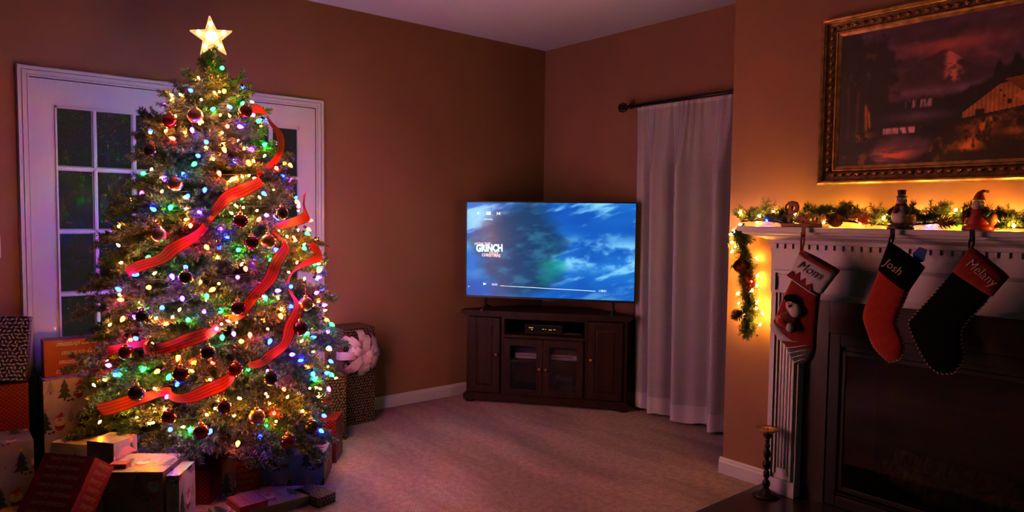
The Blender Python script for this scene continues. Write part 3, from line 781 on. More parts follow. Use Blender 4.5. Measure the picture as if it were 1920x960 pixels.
scrolls((PX0+hw,CY-.018,PZ0+hw),(PX0+hw,CY-.018,PZ1-hw),18,-1.4); scrolls((PX1-hw,CY-.018,PZ0+hw),(PX1-hw,CY-.018,PZ1-hw),18,-1.4)

# ------------------------------------------------------------------ candlestick on the hearth
cs = thing('candlestick', 'tall turned iron candlestick with brass drip pan on the hearth', 'candlestick', (2.602,-.872,.022))
obj('base', MB().lathe([(.060,0),(.063,.004),(.061,.010),(.050,.016),(.044,.020),(.028,.024),(.018,.034),(.013,.040)], 28), M_['iron'], cs)
prof = [(.012,.040)]
for (z0, z1, r) in ((.040,.085,.019),(.085,.130,.016),(.130,.182,.021),(.182,.236,.017),(.236,.262,.013),(.262,.286,.011)):
    for i in range(1, 8):
        t = i/7; prof.append((.0075+(r-.0075)*math.sin(math.pi*t)**.8, z0+(z1-z0)*t))
obj('turned_stem', MB().lathe(prof, 18), M_['iron'], cs)
obj('collar', MB().lathe([(.009,.284),(.016,.290),(.022,.300),(.020,.308),(.012,.314),(.012,.318)], 20), M_['iron'], cs)
obj('drip_pan', MB().lathe([(.012,.317),(.030,.319),(.046,.325),(.054,.333),(.056,.334),(.055,.337),(.044,.331),(.026,.324),(.005,.323)], 30), M_['brass'], cs)
obj('spike', MB().lathe([(.004,.322),(.003,.335),(.0006,.350)], 8), M_['brass'], cs)
# ------------------------------------------------------------------ stockings
def felt(name, c, n=None): return mat(name, c, .95, sheen=.3, spec=.15, bump=(130,.35,.003), noise=(40, n or tuple(q*.82 for q in c)))
F_red = felt('red_felt', (.42,.030,.016)); F_dred = felt('dark_red_felt', (.25,.018,.012)); F_green = mat('black_green_felt', (.0045,.006,.005), .95, spec=.05, bump=(130,.35,.003)); F_white = felt('white_felt', (.62,.57,.58)); F_grey = felt('grey_green_felt', (.10,.11,.09))
F_cuffred = felt('cuff_red_felt', (.26,.022,.012))
F_gold = mat('gold_thread', (.62,.40,.22), .6); F_pink = mat('pale_pink_thread', (.75,.50,.45), .7); F_black = mat('black_thread', (.015,.012,.012), .7)
F_skin = felt('pale_fleece', (.62,.46,.44))
SY = -.956
def cat_rom(rows, n):
    P = [np.array(a+b, float) for a, b in rows]; out = []
    P = [2*P[0]-P[1]] + P + [2*P[-1]-P[-2]]
    for i in range(1, len(P)-2):
        for k in range(n):
            t = k/n; a, b, c, d = P[i-1], P[i], P[i+1], P[i+2]
            out.append(.5*((2*b)+(c-a)*t+(2*a-5*b+4*c-d)*t*t+(3*b-3*c+d-a)*t**3))
    out.append(P[-2]); return out
def puff(rows, th, n=5, seg=26, y0=SY, taper_end=True, taper_start=False):
    R = cat_rom(rows, n) if n else [np.array(a+b, float) for a, b in rows]
    vs = []; K = len(R)
    for i, q in enumerate(R):
        L = Vector((q[0],0,q[1])); Rr = Vector((q[2],0,q[3])); c = (L+Rr)/2; h = (Rr-L)/2
        f = 1.0
        if taper_end: f = min(1, ((K-1-i)/(K*.22)))**.5 if i > K*.78 else 1
        t = th*max(f,.15)
        for j in range(seg):
            a = 2*math.pi*j/seg; s = math.sin(a)
            vs.append((c.x+h.x*math.cos(a), y0+math.copysign(abs(s)**.7, s)*t, c.z+h.z*math.cos(a)))
    fs = [(i*seg+j, i*seg+(j+1)%seg, (i+1)*seg+(j+1)%seg, (i+1)*seg+j) for i in range(K-1) for j in range(seg)]
    fs += [tuple(range(seg-1,-1,-1)), tuple(range((K-1)*seg, K*seg))]
    return MB().add(vs, fs, True), R
def loop_strap(top, bot, m, parent, w=.008):
    a = Vector((top[0],SY+.012,top[1])); b = Vector((bot[0],SY,bot[1]-.012))
    for s in (-1, 1):
        mid = a.lerp(b,.55)+Vector((s*.009,0,0))
        obj('hanging_loop', MB().tube([a+Vector((s*.004,0,.0)), mid+Vector((0,-.004*s,0)), b+Vector((s*.003,0,0))], .0038, 8), m, parent)
def lettering(body, cuff, size, m, parent, shift=(.5,.5), sx=1.0, shear=0.0, off=.0006, th=.024):
    (a, b), (c, d) = cuff
    P = lambda q: Vector((q[0], 0, q[1]))
    top = P(a).lerp(P(b), shift[0]); bot = P(c).lerp(P(d), shift[0]); o = top.lerp(bot, shift[1]); o.y = SY-th-.0016
    x = (P(b)-P(a)).normalized()
    M = frame_M(o, x, (0,-1,0)) @ Matrix.Diagonal((sx,1,1,1))
    me = text_mesh(body, size, shear, .0012, off).copy(); me.materials.append(m)
    place('lettering', me, M, parent)
def piping(pts, parent, c2):
    """two-colour twisted cord along an edge"""
    P = [Vector((p[0], SY-.002, p[1])) for p in pts]
    # resample
    D = [0]
    for i in range(1,len(P)): D.append(D[-1]+(P[i]-P[i-1]).length)
    n = int(D[-1]/.0028)
    Q = []
    for i in range(n+1):
        s = D[-1]*i/n; k = max(j for j in range(len(D)) if D[j] <= s+1e-9); k = min(k, len(P)-2)
        Q.append(P[k].lerp(P[k+1], (s-D[k])/max(D[k+1]-D[k],1e-9)))
    for ph, m in ((0, F_gold), (math.pi, c2)):
        pts = []
        for i, q in enumerate(Q):
            t = (Q[min(i+1,n)]-Q[max(i-1,0)]).normalized(); nn = Vector((t.z,0,-t.x))
            a = i*1.05+ph
            pts.append(q + nn*.0024*math.cos(a) + Vector((0,1,0))*.0024*math.sin(a))
        obj('piping', MB().tube(pts, .0026, 5), m, parent)

mom_c = [((2.782,1.232),(2.96,1.149)),((2.739,1.132),(2.888,1.047))]
mom = [((2.756,1.148),(2.887,1.061)),((2.75,1.108),(2.879,1.034)),((2.709,1.018),(2.874,.965)),((2.672,.917),(2.871,.9)),((2.649,.877),(2.87,.856)),((2.694,.825),(2.869,.825)),((2.733,.788),(2.868,.789)),((2.769,.729),(2.852,.745)),((2.805,.723),(2.823,.728))]
s1 = thing('christmas_stocking', 'red stocking with white cuff, plush figure and striped toe, hanging nearest the garland end', 'stocking', (0,0,0), 0, 'stockings hanging from the mantel')
g, R1_ = puff(mom, .028); obj('body', g, F_dred, s1)
g, _ = puff(mom_c, .034, 3, 26, SY, False); obj('cuff', g, F_white, s1)
# dark jagged band under the cuff
(a,b),(c,d) = mom_c
def cuffpt(u, v, y): 
    t = Vector((a[0],0,a[1])).lerp(Vector((b[0],0,b[1])),u); q = Vector((c[0],0,c[1])).lerp(Vector((d[0],0,d[1])),u); o = t.lerp(q,v); o.y = y; return o
zz = [(.03,1.04),(.10,.80),(.20,.92),(.30,.66),(.40,.98),(.50,.74),(.60,1.0),(.70,.80),(.80,1.04)]
up = [cuffpt(u,v,SY-.0355) for u,v in zz]; lo = [cuffpt(u,1.10,SY-.0355) for u,v in zz]
gz = MB(); vs = up+lo; k = len(up)
gz.add(vs+[v+Vector((0,.004,0)) for v in vs], [(i,i+1,k+i+1,k+i) for i in range(k-1)]+[(2*k+k+i,2*k+k+i+1,2*k+i+1,2*k+i) for i in range(k-1)]+[(i+1,i,2*k+i,2*k+i+1) for i in range(k-1)])
obj('jagged_band', gz, F_dred, s1)
obj('cuff_cord', MB().tube([cuffpt(u,1.10,SY-.036+.02*(2*u-1)**4) for u in np.linspace(.0,1,14)], .004, 6), F_white, s1)
obj('cuff_lining', puff([((2.784,1.236),(2.962,1.153)),((2.777,1.222),(2.954,1.138))], .036, 0, 26, SY, False)[0], F_dred, s1)
lettering('Mom', mom_c, .056, F_black, s1, (.47,.40), 1.0, .40, -.0002, .034)
loop_strap((2.788,1.335),(2.786,1.239), F_red, s1)
# plush figure
pf = MB().ball((2.772,SY-.030,.985), .034, 16, 12, (1,.7,1.1)); obj('plush_head', pf, F_skin, s1)
obj('plush_beard', MB().ball((2.788,SY-.042,.966), .030, 14, 10, (1,.7,1.1)), F_white, s1)
obj('plush_hat', MB().ball((2.765,SY-.032,1.018), .034, 14, 10, (1.15,.8,.55)).tube([(2.745,SY-.040,1.008),(2.80,SY-.046,1.004)], .008, 8), F_green, s1)
obj('plush_nose', MB().ball((2.771,SY-.060,.985), .0075, 10, 8), F_red, s1)
for ex in (2.762,2.780): obj('plush_eye', MB().ball((ex,SY-.056,.996), .003, 8, 6), F_black, s1)
obj('plush_coat', MB().ball((2.748,SY-.026,.905), .050, 16, 12, (1.15,.7,.95)), felt('plaid_coat',(.26,.02,.014),(.03,.02,.016)), s1)
obj('plush_arm', MB().tube([(2.712,SY-.040,.920),(2.735,SY-.056,.905),(2.765,SY-.060,.890)], [.018,.018,.014], 10), F_red, s1)
obj('plush_mitten', MB().ball((2.776,SY-.062,.888), .019, 12, 8, (1,.8,1.1)), F_skin, s1)
obj('heel_patch', puff([((2.668,.905),(2.70,.880)),((2.650,.875),(2.735,.850)),((2.692,.822),(2.80,.822)),((2.70,.812),(2.83,.830))], .031, 4, 22, SY, False)[0], F_white, s1)
obj('toe', puff([((2.733,.790),(2.869,.795)),((2.769,.729),(2.853,.745)),((2.805,.722),(2.823,.727))], .030, 5)[0], F_grey, s1)
for k in range(4):
    zc = .797-.021*k
    obj('toe_stripe', MB().tube([(2.730+.014*k+.008*k, SY-.022, zc-.012),(2.765+.008*k,SY-.034,zc-.006),(2.82,SY-.034,zc+.010),(2.866-.004*k,SY-.012,zc+.020)], .0028, 6), F_white, s1)

josh_c = [((3.163,1.287),(3.303,1.188)),((3.127,1.174),(3.245,1.087))]
josh = [((3.137,1.19),(3.251,1.104)),((3.101,1.08),(3.24,1.073)),((3.072,.978),(3.207,.973)),((3.09,.909),(3.21,.939)),((3.123,.844),(3.231,.893)),((3.157,.811),(3.239,.852)),((3.183,.79),(3.226,.809))]
s2 = thing('christmas_stocking', 'bright red stocking with black cuff and twisted cord edge', 'stocking', (0,0,0), 0, 'stockings hanging from the mantel')
g, R2_ = puff(josh, .024); obj('body', g, F_red, s2)
obj('cuff', puff(josh_c, .030, 3, 26, SY, False)[0], F_green, s2)
lettering('Josh', josh_c, .050, F_pink, s2, (.42,.55), .90, .1, -.0006, .030)
loop_strap((3.172,1.328),(3.168,1.282), F_green, s2)
edge = [(q[2],q[3]) for q in R2_[2:]] + [(q[0],q[1]) for q in R2_[::-1]][:14]
piping(edge, s2, F_red)
ct = tag(obj('blue_tissue', MB().add([(3.262,SY+.004,1.20),(3.298,SY+.004,1.215),(3.312,SY-.006,1.262),(3.285,SY-.012,1.272),(3.258,SY-.006,1.245),(3.280,SY+.016,1.235)], [(0,1,2,3,4),(0,5,2,1),(4,3,5),(5,3,2),(0,4,5)]), mat('blue_tissue_paper',(.02,.10,.32),.6)), 'blue paper poking out of the bright red stocking', 'paper')

mel_c = [((3.458,1.281),(3.589,1.172)),((3.404,1.184),(3.54,1.097))]
mel = [((3.413,1.195),(3.542,1.109)),((3.338,1.082),(3.493,1.04)),((3.268,.987),(3.463,.998)),((3.255,.955),(3.443,.956)),((3.299,.857),(3.445,.905)),((3.338,.801),(3.453,.854)),((3.374,.776),(3.426,.787))]
s3 = thing('christmas_stocking', 'black stocking with red cuff and gold twisted cord edge, rightmost on the mantel', 'stocking', (0,0,0), 0, 'stockings hanging from the mantel')
g, R3_ = puff(mel, .024); obj('body', g, F_green, s3)
obj('cuff', puff(mel_c, .030, 3, 26, SY, False)[0], F_cuffred, s3)
lettering('Melany', mel_c, .052, F_pink, s3, (.56,.42), .82, .1, -.0006, .030)
loop_strap((3.461,1.328),(3.46,1.277), F_green, s3)
piping([(q[0],q[1]) for q in R3_[2:]]+[(R3_[-1][2],R3_[-1][3])]+[(q[2],q[3]) for q in R3_[::-1]][:-2], s3, F_green)

# ------------------------------------------------------------------ stocking holders on the mantel shelf
MT = 1.3402
def hook_arm(x, parent, m, y0=-.86):
    obj('hook', MB().box((x-.009,-.945,MT+.0005),(x+.009,y0,MT+.004)).box((x-.009,-.949,1.300),(x+.009,-.945,MT+.004)).tube([(x,-.947,1.303),(x,-.955,1.300),(x,-.963,1.306),(x,-.965,1.318)], .004, 6), m, parent)
bronze = mat('dark_bronze', (.10,.045,.025), .35, metal=.8)
h1 = thing('word_stocking_holder', 'dark metal stocking holder spelling peace on a bar base', 'stocking holder', (0,0,0), 0, 'stocking holders on the mantel')
obj('base', MB().box((2.652,-.905,MT),(2.852,-.835,MT+.018),bev=.003), bronze, h1)
hook_arm(2.788, h1, bronze, -.905+.01)
for (t, x, size, z, sx) in (('P',2.688,.130,1.4035,.72),('e',2.728,.098,1.385,.72),('a',2.765,.098,1.385,.72),('c',2.802,.098,1.385,.72),('e',2.836,.098,1.385,.72)):
    me = text_mesh(t, size, .12, .007, .0022, 1, .0015).copy(); me.materials.append(bronze)
    place('letter', me, frame_M((x,-.868,z), (1,0,0), (0,-1,0)) @ Matrix.Diagonal((sx,1,1,1)), h1)
obj('flourish', MB().tube([(2.668,-.868,1.452),(2.655,-.868,1.440),(2.652,-.868,1.415),(2.665,-.868,1.400)], .0045, 8).tube([(2.668,-.868,1.455),(2.69,-.868,1.458),(2.712,-.868,1.452)], .0045, 8), bronze, h1)

C_white = mat('glazed_white', (.62,.50,.50), .35); C_black = mat('glazed_black', (.015,.014,.014), .3); C_red = mat('glazed_red', (.40,.025,.02), .35); C_green = mat('glazed_green', (.03,.09,.04), .35); C_or = mat('glazed_orange', (.6,.2,.05), .4)
h2 = thing('snowman_stocking_holder', 'glazed snowman stocking holder with black top hat', 'stocking holder', (0,0,0), 0, 'stocking holders on the mantel')
x, y = 3.168, -.862
obj('base', MB().lathe([(.052,MT),(.055,MT+.004),(.052,MT+.018),(.044,MT+.024)], 20, Matrix.Translation((x,y,0)) @ Matrix.Diagonal((1,.75,1,1))), C_black, h2)
obj('body', MB().ball((x,y,MT+.052), .038, 18, 12, (1,.85,.95)).ball((x,y,MT+.085), .027, 16, 10, (1,.9,.85)), C_white, h2)
obj('head', MB().ball((x,y,MT+.117), .021, 16, 12), C_white, h2)
obj('hat', MB().lathe([(.022,MT+.132),(.023,MT+.135),(.0145,MT+.137),(.0165,MT+.160),(.017,MT+.164),(.003,MT+.165)], 16, Matrix.Translation((x,y,0))), C_black, h2)
obj('hat_band', MB().lathe([(.0150,MT+.138),(.0155,MT+.144)], 16, Matrix.Translation((x,y,0))), C_red, h2)
obj('scarf', MB().lathe([(.020,MT+.098),(.025,MT+.102),(.020,MT+.107)], 18, Matrix.Translation((x,y,0))).tube([(x-.008,y-.022,MT+.100),(x-.012,y-.029,MT+.085),(x-.012,y-.034,MT+.066)], .007, 6), C_red, h2)
for s in (-1,1): obj('arm', MB().tube([(x+s*.022,y-.004,MT+.090),(x+s*.040,y-.008,MT+.078),(x+s*.046,y-.014,MT+.060)], [.008,.007,.009], 8), C_green if s > 0 else C_black, h2)
obj('nose', MB().tube([(x,y-.019,MT+.117),(x,y-.036,MT+.115)], [.004,.0008], 6), C_or, h2)
for ex in (-.007,.007): obj('eye', MB().ball((x+ex,y-.019,MT+.123), .0025, 6, 5), C_black, h2)
obj('sack', MB().ball((x+.040,y-.004,MT+.044), .024, 12, 9, (.9,.9,1.1)), C_or, h2)
hook_arm(3.172, h2, C_black, -.90)
h3 = thing('figurine_stocking_holder', 'glazed bearded figurine stocking holder with red pointed hat', 'stocking holder', (0,0,0), 0, 'stocking holders on the mantel')
x, y = 3.452, -.862
obj('base', MB().lathe([(.054,MT),(.056,MT+.004),(.053,MT+.018),(.046,MT+.024)], 20, Matrix.Translation((x,y,0)) @ Matrix.Diagonal((1,.75,1,1))), C_red, h3)
obj('coat', MB().lathe([(.044,MT+.020),(.046,MT+.030),(.036,MT+.060),(.026,MT+.090),(.014,MT+.100)], 18, Matrix.Translation((x,y,0)) @ Matrix.Diagonal((1,.85,1,1))), C_red, h3)
obj('head', MB().ball((x,y,MT+.108), .018, 14, 10), mat('glazed_skin',(.55,.33,.25),.4), h3)
obj('beard', MB().ball((x-.002,y-.014,MT+.094), .018, 12, 9, (1,.6,1.35)), C_white, h3)
obj('hat', MB().tube([(x,y,MT+.115),(x,y,MT+.130),(x+.004,y,MT+.144),(x+.014,y,MT+.153),(x+.026,y-.002,MT+.152)], [.021,.018,.012,.007,.003], 12), C_red, h3)
obj('hat_brim', MB().lathe([(.019,MT+.114),(.023,MT+.118),(.019,MT+.123)], 16, Matrix.Translation((x,y,0))), C_white, h3)
obj('pompom', MB().ball((x+.028,y-.002,MT+.151), .006, 8, 6), C_white, h3)
for s in (-1,1): obj('arm', MB().tube([(x+s*.022,y-.004,MT+.085),(x+s*.038,y-.014,MT+.068),(x+s*.030,y-.030,MT+.056)], [.010,.010,.008], 8), C_green, h3)
obj('candy_cane', MB().tube([(x-.042,y-.03,MT+.03),(x-.042,y-.03,MT+.09),(x-.036,y-.03,MT+.100),(x-.028,y-.03,MT+.094)], .004, 6), C_red, h3)
obj('sack', MB().ball((x+.042,y+.002,MT+.045), .026, 12, 9, (.9,.9,1.1)), C_or, h3)
hook_arm(3.461, h3, C_black, -.90)

# ------------------------------------------------------------------ evergreen sprays (shared by garland and tree)
def needle_spray(rnd, path, needle, step, per, up=0.15, width=.0028, r0=.003, mb=None, taper=.6):
    """a twig with needles all round; every needle is one blade folded on a thin stem"""
    g = mb or MB()
    P = [Vector(p) for p in path]
    g.tube(P, [r0*(1-.7*i/(len(P)-1)) for i in range(len(P))], 4, cap=False)
    D = [0]
    for i in range(1,len(P)): D.append(D[-1]+(P[i]-P[i-1]).length)
    n = max(2, int(D[-1]/step))
    vs = []; fs = []
    for i in range(n+1):
        s = D[-1]*i/n; k = 0
        while k < len(P)-2 and D[k+1] < s: k += 1
        q = P[k].lerp(P[k+1], min(1,(s-D[k])/max(D[k+1]-D[k],1e-9)))
        t = (P[k+1]-P[k]).normalized(); a = t.orthogonal().normalized(); b = t.cross(a)
        for j in range(per):
            w = rnd.uniform(0, 2*math.pi)
            d = (a*math.cos(w)+b*math.sin(w))
            d = (d*rnd.uniform(.75,1.0) + t*rnd.uniform(.35,.85) + Vector((0,0,up))).normalized()
            l = needle*rnd.uniform(.75,1.15)*(1-.25*(i/n)*taper)
            sd = d.cross(Vector((rnd.uniform(-1,1),rnd.uniform(-1,1),rnd.uniform(-1,1)))).normalized()*width*.5
            o = len(vs)
            vs += [q-sd, q+sd, q+d*l*.6+sd*.9, q+d*l, q+d*l*.6-sd*.9]
            fs += [(o,o+1,o+2,o+3,o+4)]
    g.add(vs, fs)
    return g
def raw_mesh(g, name, m):
    me = bpy.data.meshes.new(name); me.from_pydata(g.v, [], g.f); me.polygons.foreach_set('use_smooth', g.sm); me.update(); me.materials.append(m); return me
rs = random.Random(3)
sprigs = []
for k in range(6):
    g = MB(); L = .105
    main = [(L*t, .006*math.sin(t*3+k), .012*t*t) for t in (0,.25,.5,.75,1)]
    needle_spray(rs, main, .030, .0050, 5, .1, .0028, .0022, g)
    for s in (-1, 1):
        for t in (.3,.6):
            b0 = Vector((L*t,0,.01*t)); e = b0+Vector((.042,s*.036,rs.uniform(-.01,.025)))
            needle_spray(rs, [b0, b0.lerp(e,.5)+Vector((0,0,.003)), e], .027, .0055, 4, .1, .0028, .0018, g)
    sprigs.append(raw_mesh(g, 'sprig', M_['gneedle']))
gar = thing('evergreen_garland', 'evergreen garland lying along the mantel and trailing down its left end', 'garland', (0,0,0))
main_path = [(2.385+i*.06, -.815+.016*math.sin(i*1.3), 1.362+.008*math.sin(i*.9)) for i in range(33)]
tail_path = [(2.400,-.812,1.352),(2.378,-.80,1.325),(2.376,-.775,1.26),(2.380,-.765,1.19),(2.386,-.758,1.12),(2.398,-.756,1.04),(2.410,-.756,.96),(2.418,-.758,.89),(2.420,-.758,.835)]
obj('garland_wire', MB().tube(main_path, .004, 6), M_['cord'], gar)
obj('garland_wire', MB().tube(tail_path, .004, 6), M_['cord'], gar)
def lerp_path(P, t):
    f = t*(len(P)-1); i = min(int(f), len(P)-2); return Vector(P[i]).lerp(Vector(P[i+1]), f-i), (Vector(P[i+1])-Vector(P[i])).normalized()
def add_sprig(q, d, roll, sc_):
    d = d.normalized(); z = Vector((0,0,1))
    y = z.cross(d); y = y.normalized() if y.length > 1e-3 else Vector((0,1,0)); z = d.cross(y)
    M = Matrix((d, y, z)).transposed().to_4x4() @ Matrix.Rotation(roll,4,'X') @ Matrix.Scale(sc_,4)
    M.translation = q
    place('sprig', rs.choice(sprigs), M, gar)
for i in range(165):
    q, t = lerp_path(main_path, (i+.5)/165)
    s = rs.choice((-1,1,1))
    up = rs.uniform(.0,.75) if i % 4 else rs.uniform(.6,1.1)
    dy = rs.uniform(-.35,.45)
    d = t*s*rs.uniform(.5,1) + Vector((0,dy,up))
    q = q+Vector((0,rs.uniform(-.025,.02),rs.uniform(-.006,.012)))
    add_sprig(q, d, rs.uniform(-.6,.6), rs.uniform(.62,.95))
for i in range(96):
    q, t = lerp_path(tail_path, (i+.3)/96)
    a = rs.uniform(0, 2*math.pi)
    d = t*rs.uniform(.8,1.4) + Vector((math.cos(a)*.62, -abs(math.sin(a))*.5-.02, rs.uniform(-.2,.1)))
    add_sprig(q, d, rs.uniform(0,6), rs.uniform(.52,.80))
# pine cones tucked into the garland
def cone_mesh():
    g = MB(); g.lathe([(.004,0),(.013,.010),(.015,.022),(.012,.038),(.006,.050),(.001,.056)], 12)
    for i in range(70):
        t = i/70; z = .004+.048*t; r = .016*math.sin(math.pi*(.25+.72*t))+.001; a = i*2.399
        o = Vector((math.cos(a)*r, math.sin(a)*r, z)); n = Vector((math.cos(a),math.sin(a),.55)); s = Vector((-math.sin(a),math.cos(a),0))*.0065*(1-.5*t)
        g.add([o-s, o+s, o+s*.8+n*.010, o+n*.0125, o-s*.8+n*.010], [(0,1,2,3,4)])
    return g
cm = raw_mesh(cone_mesh(), 'pine_cone', mat('pine_cone_scales', (.13,.06,.03), .7, noise=(60,(.22,.11,.06))))
for k, (p, rot, lab) in enumerate((((2.392,-.80,.905),(2.3,.4,0),'brown pine cone near the lower end of the hanging garland'),((2.358,-.79,1.14),(1.8,.6,1),'brown pine cone halfway down the hanging garland'),((2.872,-.845,1.372),(1.5,.3,.8),'brown pine cone right of the word stocking holder'),((3.30,-.845,1.372),(1.6,.2,2),'brown pine cone between the two glazed stocking holders'))):
    o = obj('pine_cone', cm, None, None, p, rot); o.scale = (1.15,)*3; tag(o, lab, 'pine cone', 'pine cones in the garland')

# ------------------------------------------------------------------ light bulbs
BC = {'b': (.002,.010,1.0), 'g': (.002,1.0,.030), 'r': (1.0,.004,.002), 'o': (1.0,.060,.002), 'p': (.10,.006,1.0), 'm': (1.0,.004,.14), 'w': (1.0,.27,.014), 'c': (.65,.85,1.0)}
WB = {'b': .74, 'g': .66, 'r': 1.15, 'o': 1.05, 'p': .68, 'm': 1.0}
em9 = {k: emat('bulb_'+n, BC[k], L_C9*WB[k]) for k, n in (('b','blue'),('g','green'),('r','red'),('o','orange'),('p','violet'),('m','pink'))}
prof9 = [(.0050,0),(.0098,.009),(.0070,.020),(.0016,.028)]
b9 = {}
for k, m in em9.items():
    b9[k] = MB().lathe(prof9, 7).mesh('bulb'); b9[k].materials.append(m)
sock = MB().lathe([(.0052,-.016),(.0060,-.014),(.0060,0.0),(.0045,.001)], 8).mesh('socket'); sock.materials.append(M_['cord'])
profm = [(.0032,0),(.0055,.007),(.0008,.018)]
def mini_bulb(name, col, s):
    me = MB().lathe(profm, 5).mesh('bulb'); me.materials.append(emat(name, col, s)); return me
mw = mini_bulb('mini_bulb_warm', BC['w'], L_MINI)
gw = mini_bulb('garland_bulb_warm', (1.0,.44,.060), L_GARLAND)
gc = {k: mini_bulb('garland_bulb_'+k, BC[k], L_GARLAND*.5) for k in 'bgrc'}
def aim(o, q, d):
    M = Vector(d).normalized().to_track_quat('Z','Y').to_matrix().to_4x4(); M.translation = q; o.matrix_basis = M
def put(name, me, q, d, parent):
    o = bpy.data.objects.new(name, me); COL.objects.link(o); o.parent = parent; aim(o, q, d); return o
gs = thing('fairy_light_string', 'warm fairy lights threaded through the mantel garland', 'fairy lights', (0,0,0))
rg = random.Random(8)
pts = []
for i in range(64):
    q, t = lerp_path(main_path, (i+.5)/64)
    q = q+Vector((0, rg.choice((-.055,-.03,.05,.075,.08))+rg.uniform(-.01,.01), rg.choice((-.012,-.008,.015,.04))+rg.uniform(0,.01)))
    pts.append(q)
    k = {2:'b',5:'b',12:'g',20:'r',28:'b',31:'g',33:'r',40:'c',44:'r',50:'g'}.get(i)
    put('bulb', gc[k] if k else gw, q, (rg.uniform(-1,1),rg.uniform(-1,.3),rg.uniform(-.2,1)), gs)
obj('wire', MB().tube([p+Vector((0,0,-.004)) for p in pts], .0016, 5), M_['cord'], gs)
pts = []
for i in range(26):
    q, t = lerp_path(tail_path, min(1,(i+1)/25.5))
    q = q+Vector((rg.choice((-1,1))*rg.uniform(.030,.062), rg.uniform(-.035,.030), rg.uniform(-.01,.01)))
    pts.append(q)
    put('bulb', gc['c'] if i in (3,) else gc['r'] if i in (9,14) else gw, q, (rg.uniform(-1,1),rg.uniform(-1,.2),rg.uniform(-1,1)), gs)
obj('wire', MB().tube(pts, .0016, 5), M_['cord'], gs)
# ------------------------------------------------------------------ wrapped presents
def p_leaf(gold, seed=0):
    ink = (206,196,206) if not gold else (150,128,84)
    def f(u, v, k):
        img = np.zeros(u.shape+(3,)) + np.array((16,15,16.))
        for (c, a, b, ox) in ((.0185,.0098,.0036,0.0),):
            vv = v+ox*.9+k*.07; uu = u+seed*.3+k*.11+(np.floor(vv/c) % 2)*c*.5
            i = np.floor(uu/c).astype(int); j = np.floor(vv/c).astype(int)
            h1 = _RG[(i*57+j*131+seed) % 256, (j*37+i*101+k*19) % 256]; h2 = _RG[(i*89+j*29+k*7) % 256, (j*151+i*41+seed) % 256]
            th = h1*math.pi*2; dx = uu-(i+.5)*c-(h2-.5)*c*.25; dy = vv-(j+.5)*c-(h1-.5)*c*.25
            x = dx*np.cos(th)+dy*np.sin(th); y = -dx*np.sin(th)+dy*np.cos(th)
            img = blend(img, ink, (((x/a)**2+(y/b)**2*(1+np.abs(x/a)*1.5)) < 1).astype(float))
        return lin(img)
    return f
def p_figures(tint=(196,190,200), seed=0):
    def f(u, v, k):
        img = np.zeros(u.shape+(3,)) + np.array(tint, float)
        img = img*(.92+.16*fbm(u*30+seed,v*30+k,2))[...,None]
        u = u*.62; v = v*.62; cw, ch = .105, .096
        jrow = np.floor((v+seed*.037)/ch).astype(int)
        uu = u+k*.037+seed*.021+(jrow % 2)*cw*.5; vv = v+seed*.037
        x = uu-np.floor(uu/cw)*cw; y = vv-jrow*ch
        def tree(cx, y0, s, col):
            nonlocal img
            for (a, b, w) in ((0,.030,.020),(.018,.046,.016),(.034,.060,.011)):
                t = (y-y0-a*s)/((b-a)*s); m = (t > 0)&(t < 1)&(np.abs(x-cx) < w*s*(1-t)); img = blend(img, col, m.astype(float))
            m = (np.abs(x-cx) < .003*s)&(y > y0-.008*s)&(y < y0); img = blend(img, (70,40,24), m.astype(float))
            m = (np.abs(x-cx)+np.abs(y-y0-.064*s) < .006*s); img = blend(img, (210,150,50), m.astype(float))
        tree(.024,.018,1.0,(22,62,40)); tree(.092,.040,.62,(150,160,150))
        fx, fy = .062, .016
        e = lambda cx, cy, rx, ry: ((((x-cx)/rx)**2+((y-cy)/ry)**2) < 1).astype(float)
        img = blend(img, (176,34,30), e(fx,fy+.010,.013,.014)); img = blend(img, (30,22,22), ((np.abs(x-fx) < .013)&(np.abs(y-fy-.008) < .002)).astype(float))
        img = blend(img, (232,226,226), e(fx,fy+.026,.014,.015)); img = blend(img, (214,150,120), e(fx,fy+.032,.007,.005))
        t = (y-fy-.038)/.016; img = blend(img, (186,30,28), ((t > 0)&(t < 1)&(np.abs(x-fx-.006*t) < .011*(1-t*.8))).astype(float))
        img = blend(img, (40,32,34), e(.045,.010,.005,.004)); img = blend(img, (40,32,34), e(.034,.008,.004,.003))
        return lin(img)*.72
    return f
def p_plain(c):
    def f(u, v, k): return np.zeros(u.shape+(3,)) + np.array(c)*(.9+.2*fbm(u*40,v*40,2))[...,None]
    return f
def p_weave(u, v, k):
    img = np.zeros(u.shape+(3,)) + np.array((150,30,24.))
    j = np.floor(v/.010).astype(int); x = u/.022+(j % 2)*.5; t = x-np.floor(x); w = v/.010-j
    img = img*(.45+.75*np.sin(np.pi*t)[...,None]*np.sin(np.pi*np.clip(w,0,1))[...,None])
    img = blend(img, (196,96,60), ((np.abs(t-.5) < .10)&(w > .3)&(w < .6)).astype(float)*.5)
    return lin(img)
PAPER = mat('wrapping_paper', (.5,.5,.5), .38, attr='print', spec=.5, bump=(9,.25,.02))
PRED = p_plain((.36,.022,.018))
INK_P = mat('pale_ink', (.62,.52,.66), .5); INK_G = mat('gold_ink', (.52,.30,.12), .4, metal=.3)
BOXES = []
